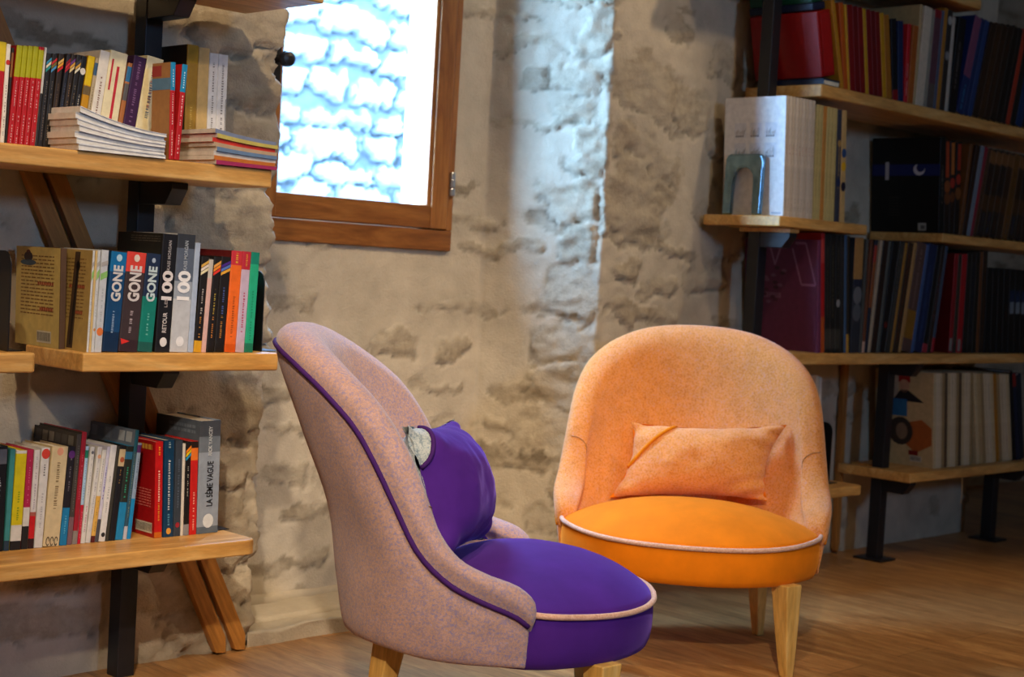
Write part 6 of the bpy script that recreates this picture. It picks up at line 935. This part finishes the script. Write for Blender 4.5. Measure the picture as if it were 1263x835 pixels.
# outlines of the padded shell, from the tip of one arm (first) to the middle of the back (last): x forward, y to the side, z up
RIM = [(.056, .292, .292), (.052, .296, .314), (.026, .300, .338), (-.026, .301, .356), (-.072, .299, .378), (-.108, .296, .418), (-.134, .292, .478), (-.172, .285, .553), (-.222, .266, .620), (-.286, .222, .674), (-.342, .150, .713), (-.368, .075, .729), (-.374, 0, .733)]
PIPE = [(.044, .298, .276), (.022, .303, .292), (-.035, .310, .315), (-.090, .309, .342), (-.140, .304, .388), (-.182, .297, .462), (-.214, .290, .520), (-.252, .277, .578), (-.304, .250, .628), (-.360, .198, .668), (-.402, .130, .692), (-.419, .065, .700), (-.422, 0, .702)]
INNER = [(.052, .262, .286), (.046, .260, .304), (.018, .256, .322), (-.032, .253, .338), (-.072, .251, .358), (-.104, .252, .398), (-.128, .254, .456), (-.160, .248, .528), (-.206, .228, .594), (-.262, .184, .644), (-.308, .122, .680), (-.328, .061, .694), (-.334, 0, .697)]
BASE = [(.042, .289, .207), (-.010, .290, .207), (-.070, .288, .208), (-.120, .280, .211), (-.165, .263, .216), (-.205, .232, .219), (-.240, .182, .218), (-.262, .125, .214), (-.272, .062, .209), (-.275, 0, .207)]
MIDO = [(.043, .295, .242), (-.010, .303, .255), (-.070, .306, .272), (-.120, .303, .292), (-.168, .290, .325), (-.212, .264, .370), (-.255, .215, .405), (-.292, .150, .415), (-.312, .075, .418), (-.318, 0, .418)]
FOOT = [(.046, .250, .262), (.036, .245, .272), (-.005, .238, .285), (-.055, .228, .285), (-.095, .208, .285), (-.130, .170, .285), (-.158, .118, .285), (-.172, .060, .285), (-.176, 0, .285)]
NS = 46
def knots(pts):
    P = np.array(pts, float); d = np.r_[0, np.cumsum(np.sqrt(np.linalg.norm(np.diff(P, axis=0), axis=1)))]; return d/d[-1]
def spline_k(pts, d, n):
    """spline through pts with given knots"""
    P = np.array(pts, float); out = np.zeros((n, 3)); m = np.gradient(P, d, axis=0, edge_order=1)
    for k, u in enumerate(np.linspace(0, 1, n)):
        i = min(max(int(np.searchsorted(d, u, 'right'))-1, 0), len(P)-2); h = d[i+1]-d[i]; t = (u-d[i])/h
        out[k] = (2*t**3-3*t**2+1)*P[i]+(t**3-2*t**2+t)*h*m[i]+(3*t**2-2*t**3)*P[i+1]+(t**3-t**2)*h*m[i+1]
    return out
def shell_rows():
    kn = knots(RIM)
    def same(v): return spline_k(v, kn if len(v) == len(RIM) else knots(v), NS)
    C = {k: same(v) for k, v in dict(b=BASE, m=MIDO, p=PIPE, r=RIM, i=INNER, f=FOOT).items()}
    cen = np.array([-.05, 0, 0])
    def outward(q): v = (q-cen)*np.array([1, 1, 0]); return v/np.maximum(np.linalg.norm(v, axis=1, keepdims=True), 1e-6)
    ramp = np.clip(np.linspace(0, 1, NS)*6, 0, 1)[:, None]
    q = C['p']*.5+C['r']*.5; bul = outward(q)*.013*(.5+.5*ramp)+np.array([0, 0, .010])*ramp
    g = C['r']*.5+C['i']*.5+np.array([0, 0, .007])
    mi = C['i']*.55+C['f']*.45+outward(C['i'])*.018*ramp
    under = C['b']*1.; under[:, :2] = (C['b'][:, :2]-[-.05, 0])*.92+[-.05, 0]; under[:, 2] -= .003
    ctrl = [under, C['b'], C['b']*.6+C['m']*.4+outward(C['b'])*.004*ramp, C['m'], (C['m']+C['p'])/2+outward(C['p'])*.003*ramp, C['p'], q+bul, C['r'], g, C['i'], mi, C['f']]
    return np.stack(ctrl, 0), C            # (K, NS, 3)
def loft_mesh(name, m):
    K, C = shell_rows(); nk = 5*(K.shape[0]-1)+1
    half = np.stack([spline(K[:, j], nk) for j in range(NS)], 1)        # (nk, NS, 3)
    mir = half[:, ::-1][:, 1:].copy(); mir[..., 1] *= -1
    G = np.concatenate([half, mir], 1); n2 = G.shape[1]
    V = [tuple(p) for p in G.reshape(-1, 3)]; F = []
    for a in range(nk-1):
        for c in range(n2-1): F.append((a*n2+c, a*n2+c+1, (a+1)*n2+c+1, (a+1)*n2+c))
    b = MB(); b.add(V, F, m)
    # closed ends of the arms, slightly domed
    for c, s in ((0, 1), (n2-1, -1)):
        ring = G[:, c]; o = len(b.v); mid = ring.mean(0)
        mids = [ring*(1-w)+mid*w for w in (.25, .6)]
        rows = [ring]+mids; i0 = len(b.v); b.v += [tuple(p) for r in rows for p in r]+[tuple(mid)]
        n = len(ring)
        for r in range(2):
            for k in range(n-1):
                f = (i0+r*n+k, i0+r*n+k+1, i0+(r+1)*n+k+1, i0+(r+1)*n+k); b.f.append(f if s > 0 else f[::-1]); b.mi.append(0)
        for k in range(n-1):
            f = (i0+2*n+k, i0+2*n+k+1, i0+3*n); b.f.append(f if s > 0 else f[::-1]); b.mi.append(0)
    me = b.mesh(name, True)
    bm = bmesh.new(); bm.from_mesh(me); bmesh.ops.remove_doubles(bm, verts=bm.verts, dist=1e-5); bmesh.ops.recalc_face_normals(bm, faces=bm.faces); bm.to_mesh(me); bm.free()
    return me
SEATF = [(0, .272), (.06, .267), (.12, .250), (.18, .217), (.225, .176), (.262, .124), (.284, .080), (.291, .042)]   # (y, x) front half of the seat plan
SEATR = [(.282, .0), (.262, -.06), (.215, -.105), (.15, -.14), (.075, -.158), (0, -.162)]
def seat_outline(n=36):
    f = spline([(x, y, 0) for y, x in SEATF], n); r = spline([(SEATF[-1][1], SEATF[-1][0], 0)]+[(x, y, 0) for y, x in SEATR], 22)[1:]
    h = np.vstack([f, r]); m = h[::-1][1:-1].copy(); m[:, 1] *= -1
    return np.vstack([h, m])[:, :2], n
def cordz(x): return .281+.012*np.clip((.25-x)/.20, 0, 1)**1.5
def seat_mesh(m):
    O, _ = seat_outline(); n = len(O); cen = np.array([.05, 0])
    rings = []
    def ring(s, z, dz=0): q = (O-cen)*s+cen; rings.append(np.column_stack([q, np.full(n, z) if not callable(z) else z(O[:, 0])])); 
    ring(.70, .199); ring(.93, .199); ring(.965, .203); ring(.985, .214); ring(.997, .232); ring(1.0, .255); ring(.996, lambda x: cordz(x)-.010); ring(.985, lambda x: cordz(x)-.001)
    for s in (.965, .94, .90, .84, .76, .66, .54, .40, .25, .1): ring(s, lambda x, s=s: cordz(x)*(s**6)+(1-s**6)*.283+.072*(1-s**2.3)**.9)
    b = MB(); V = [tuple(p) for r in rings for p in r]; F = []
    for i in range(len(rings)-1):
        for k in range(n): F.append((i*n+k, i*n+(k+1) % n, (i+1)*n+(k+1) % n, (i+1)*n+k))
    F.append(tuple(range(n))[::-1]); F.append(tuple((len(rings)-1)*n+k for k in range(n)))
    b.add(V, F, m); return b.mesh('seat', True)
def leg_mesh(top, bot, ht=.034, hb=.0155, z1=.204):
    b = MB(); V = []; rows = 6
    for i in range(rows):
        u = i/(rows-1); c = np.array(bot)*(1-u)+np.array(top)*u; hw = hb+(ht-hb)*u**.85
        V += [(c[0]+hw, c[1], .001+(z1-.001)*u), (c[0], c[1]+hw, .001+(z1-.001)*u), (c[0]-hw, c[1], .001+(z1-.001)*u), (c[0], c[1]-hw, .001+(z1-.001)*u)]
    F = [(3, 2, 1, 0), tuple(4*(rows-1)+k for k in range(4))]+[(4*i+k, 4*i+(k+1) % 4, 4*i+4+(k+1) % 4, 4*i+4+k) for i in range(rows-1) for k in range(4)]
    b.add(V, F, M_LEG); return b
M_SEAM = flat('#96643c', .9, .1)
def armchair(loc, deg, fab, vel, cord_m, pipe_m, label, pipe_label, seat_label):
    root = empty('armchair', (*loc, 0), math.radians(deg)); tag(root, label, 'armchair', 'low upholstered armchairs')
    s = link(bpy.data.objects.new('backrest', loft_mesh('backrest', fab)), root)
    _, C = shell_rows(); p = C['p']+0; off = (p-np.array([-.05, 0, 0]))*np.array([1, 1, 0]); off /= np.maximum(np.linalg.norm(off, axis=1, keepdims=True), 1e-6)
    line = p+off*.001; mir = line[::-1][1:].copy(); mir[:, 1] *= -1; L = np.vstack([line, mir])
    b = MB(); b.tube(L, .0045, pipe_m, 8); q = b.obj('piping', s, smooth=True); q['label'] = pipe_label
    st = link(bpy.data.objects.new('seat', seat_mesh(vel)), root); st['label'] = seat_label
    K, _ = shell_rows(); nk = 5*(K.shape[0]-1)+1; j = int(NS*.40); col = spline(K[:, j], nk)[5*7+1:5*9+2]
    for sg in (1, -1):
        b = MB(); b.tube([(p[0]+.0004, p[1]*sg, p[2]+.0002) for p in col], .0009, M_SEAM, 6); b.obj('seam', s, smooth=True)
    O, n = seat_outline(); half = O[:n]; cz = cordz(half[:, 0]); h3 = np.column_stack([half*1.001, cz+.001]); m3 = h3[::-1][:-1].copy(); m3[:, 1] *= -1
    b = MB(); b.tube(np.vstack([m3, h3]), .0052, cord_m, 8); b.obj('seat_cord', st, smooth=True)
    for s_ in (1, -1):
        leg_mesh((.172, s_*.212), (.172, s_*.224)).obj('leg', root, bevel=.003)
        leg_mesh((-.185, s_*.165), (-.215, s_*.180), .030, .0145, .216).obj('leg', root, bevel=.003)
    return root
purple = armchair((1.967, 1.943), -45, M_HEATHER, M_PURPLE, M_CORD, M_PURCORD, 'mauve heather armchair with purple velvet seat, seen from its side', 'dark purple piping', 'purple velvet seat')
orange = armchair((2.794, 2.170), -141.6, M_HEATHER2, M_ORANGE, M_CORD, M_ORCORD, 'orange armchair with orange velvet seat facing the room', 'orange piping', 'orange velvet seat')

def cushion(chair, loc, rot, a, b_, T, front, back, corner, cord_m, label, cat='cushion', cut_uv=(-.42, -.2), shear=0., pin=.10):
    """pillow in the chair's frame: local x = width, z = height, y = thickness"""
    n = 64; u = np.linspace(-1, 1, n); U, V = np.meshgrid(u, u)
    X = a*U*(1-pin*(1-V**2))+shear*V; Zz = b_*V*(1-pin*(1-U**2))
    wr = fbm(X+3, Zz+5, .06, 3, 31)*.007*(1-U**4)*(1-V**4)+.0055*np.sin(14*(U*V)+3*V)*np.clip(np.abs(U)+np.abs(V)-.9, 0, 1)
    th = T*((1-np.abs(U)**2.4)*(1-np.abs(V)**2.4))**.62
    root = empty('cushion'); root.parent = None
    M = chair.matrix_world @ Matrix.Translation(loc) @ Euler([math.radians(q) for q in rot]).to_matrix().to_4x4()
    root.matrix_world = M; tag(root, label, cat)
    ua, vb = cut_uv; bow = .10*(1-vb)/1.2                                   # the cord runs from (-1, vb) to (ua, 1)
    K = (V-vb)-(U+1)*(1-vb)/(ua+1)-bow*np.sin(np.clip((V-vb)/(1-vb), 0, 1)*np.pi); cut = 0.
    def panel(name, sgn, sel, m):
        P = np.stack([X, sgn*(th+wr), Zz], -1); idx = {}; bb = MB(); Vv = []; F = []
        for i in range(n-1):
            for j in range(n-1):
                kc = (K[i, j]+K[i+1, j+1]+K[i, j+1]+K[i+1, j])/4
                if not sel(kc): continue
                f = []
                for (p, q) in ((i, j), (i, j+1), (i+1, j+1), (i+1, j)):
                    if (p, q) not in idx: idx[(p, q)] = len(Vv); Vv.append(tuple(P[p, q]))
                    f.append(idx[(p, q)])
                F.append(tuple(f) if sgn < 0 else tuple(f[::-1]))
        bb.add(Vv, F, m); bb.obj(name, root, smooth=True)
    panel('front_panel', -1, lambda k: k < cut, front); panel('back_panel', 1, lambda k: True, back); panel('corner_panel', -1, lambda k: k >= cut, corner)
    pts = []
    for t in np.linspace(0, 1, 22):
        v = vb+(1-vb)*t; w = min(max(-1+(ua+1)*t-bow*math.sin(t*math.pi)*(ua+1)/(1-vb), -1), 1)
        wi = np.interp(w, u, np.arange(n)); vi = np.interp(v, u, np.arange(n)); i0, j0 = int(min(vi, n-2)), int(min(wi, n-2)); fi, fj = vi-i0, wi-j0
        q = [(1-fi)*((1-fj)*A[i0, j0]+fj*A[i0, j0+1])+fi*((1-fj)*A[i0+1, j0]+fj*A[i0+1, j0+1]) for A in (X, th+wr, Zz)]
        pts.append((q[0], -q[1]-.0025, q[2]))
    bb = MB(); bb.tube(pts, .0042, cord_m, 8); bb.obj('corner_cord', root, smooth=True)
    return root
bpy.context.view_layer.update()
# front of the pillow is local -y; turned so that it looks forward (+x of the chair)
cushion(orange, (-.150, .012, .418), (-20, -3, 90), .184, .092, .052, M_HEATHER2, M_ORANGE, M_HEATHER2, M_ORCORD, 'peach orange cushion with an orange corner cord on the orange seat', shear=.024, pin=.13)
cushion(purple, (-.108, -.005, .455), (-20, 3, 78), .165, .118, .074, M_PURPLE, M_GREY, M_GREY, M_PURCORD, 'purple velvet cushion with grey back on the purple seat', cut_uv=(-.62, .35))

# ------------------------------------------------------------------ light
def spot(name, loc, target, watts, col, angle, blend=.6, size=.05):
    l = bpy.data.lights.new(name, 'SPOT'); l.energy = watts; l.color = col; l.spot_size = math.radians(angle); l.spot_blend = blend; l.shadow_soft_size = size
    o = link(bpy.data.objects.new(name, l)); o.location = loc; d = Vector(target)-Vector(loc); o.rotation_euler = d.to_track_quat('-Z', 'Y').to_euler(); return o
WARM = (1., .76, .50)
spot('ceiling_or_fill_spot', (2.0, 1.15, 2.62), (2.85, 2.2, .3), 41, WARM, 52)
spot('ceiling_or_fill_spot', (.95, 1.10, 2.62), (1.55, 2.5, .8), 92, WARM, 62)
spot('ceiling_or_fill_spot', (-.7, -.5, 2.62), (1.92, 1.95, .38), 330, (1., .84, .68), 24, .7)  # added front fill, no known lamp here; brightens the purple armchair's side
spot('ceiling_or_fill_spot', (-.4, .1, 2.62), (1.45, 2.45, .75), 120, (1., .80, .58), 34, .8)  # second added fill without a known lamp, lifts the left bookcase front
spot('ceiling_or_fill_spot', (3.7, 1.35, 2.62), (2.4, 2.95, .65), 46, WARM, 50)
spot('ceiling_or_fill_spot', (2.9, 1.2, 2.62), (3.2, 2.7, 1.2), 20, WARM, 44)
spot('ceiling_or_fill_spot', (4.0, 1.0, 2.62), (4.0, 1.5, .0), 62, WARM, 48)
l = bpy.data.lights.new('ceiling_fill', 'AREA'); l.shape = 'RECTANGLE'; l.size = 2.5; l.size_y = 1.4; l.energy = 8; l.color = (1., .80, .58)  # added area lamp below the ceiling, general warm fill, no fixture there
o = link(bpy.data.objects.new('ceiling_fill', l)); o.location = (1.6, .2, 2.66)
def portal(name, x0, x1, y, z0, z1, inward):
    """daylight portal in a window opening: guides the sky light through it"""
    l = bpy.data.lights.new(name, 'AREA'); l.shape = 'RECTANGLE'; l.size = x1-x0; l.size_y = z1-z0; l.cycles.is_portal = True
    o = link(bpy.data.objects.new(name, l)); o.location = ((x0+x1)/2, y, (z0+z1)/2); o.rotation_euler = (math.pi/2*inward, 0, 0)
portal('window_portal', 2.2, 2.69, 3.06, 1.0, 1.88, -1)
portal('window_portal', FW[0], FW[1], -2.48, FW[2], FW[3], 1)

W = bpy.data.worlds.new('sky'); S.world = W; W.use_nodes = True; nt = W.node_tree
bg = nt.nodes['Background']; tc = nt.nodes.new('ShaderNodeTexCoord'); sp = nt.nodes.new('ShaderNodeSeparateXYZ'); rp = nt.nodes.new('ShaderNodeValToRGB')
nt.links.new(tc.outputs['Generated'], sp.inputs[0]); nt.links.new(sp.outputs['Z'], rp.inputs[0]); nt.links.new(rp.outputs[0], bg.inputs['Color'])
rp.color_ramp.elements[0].color = (.37, .65, 1.1, 1); rp.color_ramp.elements[1].color = (.31, .58, 1.1, 1); bg.inputs['Strength'].default_value = 58.0

# ------------------------------------------------------------------ camera: level room seen with the camera rolled about three degrees
cam = bpy.data.cameras.new('camera'); cam.sensor_width = 36; cam.lens = 1911/1263*36; cam.clip_start = .05
co = link(bpy.data.objects.new('camera', cam))
az, roll, pitch = math.radians(44.8), math.radians(3.19), math.radians(2.59)
f0 = Vector((math.cos(az), math.sin(az), 0)); r0 = Vector((math.sin(az), -math.cos(az), 0)); up = Vector((0, 0, 1))
F = f0*math.cos(pitch)-up*math.sin(pitch); U = up*math.cos(pitch)+f0*math.sin(pitch)
R_ = r0*math.cos(roll)+U*math.sin(roll); U_ = U*math.cos(roll)-r0*math.sin(roll)
M = Matrix((R_, U_, -F)).transposed().to_4x4(); M.translation = (0, 0, .85); co.matrix_world = M
cam.dof.use_dof = True; cam.dof.focus_distance = 2.75; cam.dof.aperture_fstop = 6.0
S.camera = co
S.view_settings.view_transform = 'Standard'; S.view_settings.look = 'None'; S.view_settings.gamma = 1; S.view_settings.exposure = .2; S.view_settings.use_curve_mapping = False
S.cycles.use_denoising = True; S.cycles.max_bounces = 8; S.cycles.diffuse_bounces = 5; S.cycles.transparent_max_bounces = 8; S.cycles.sample_clamp_indirect = 4
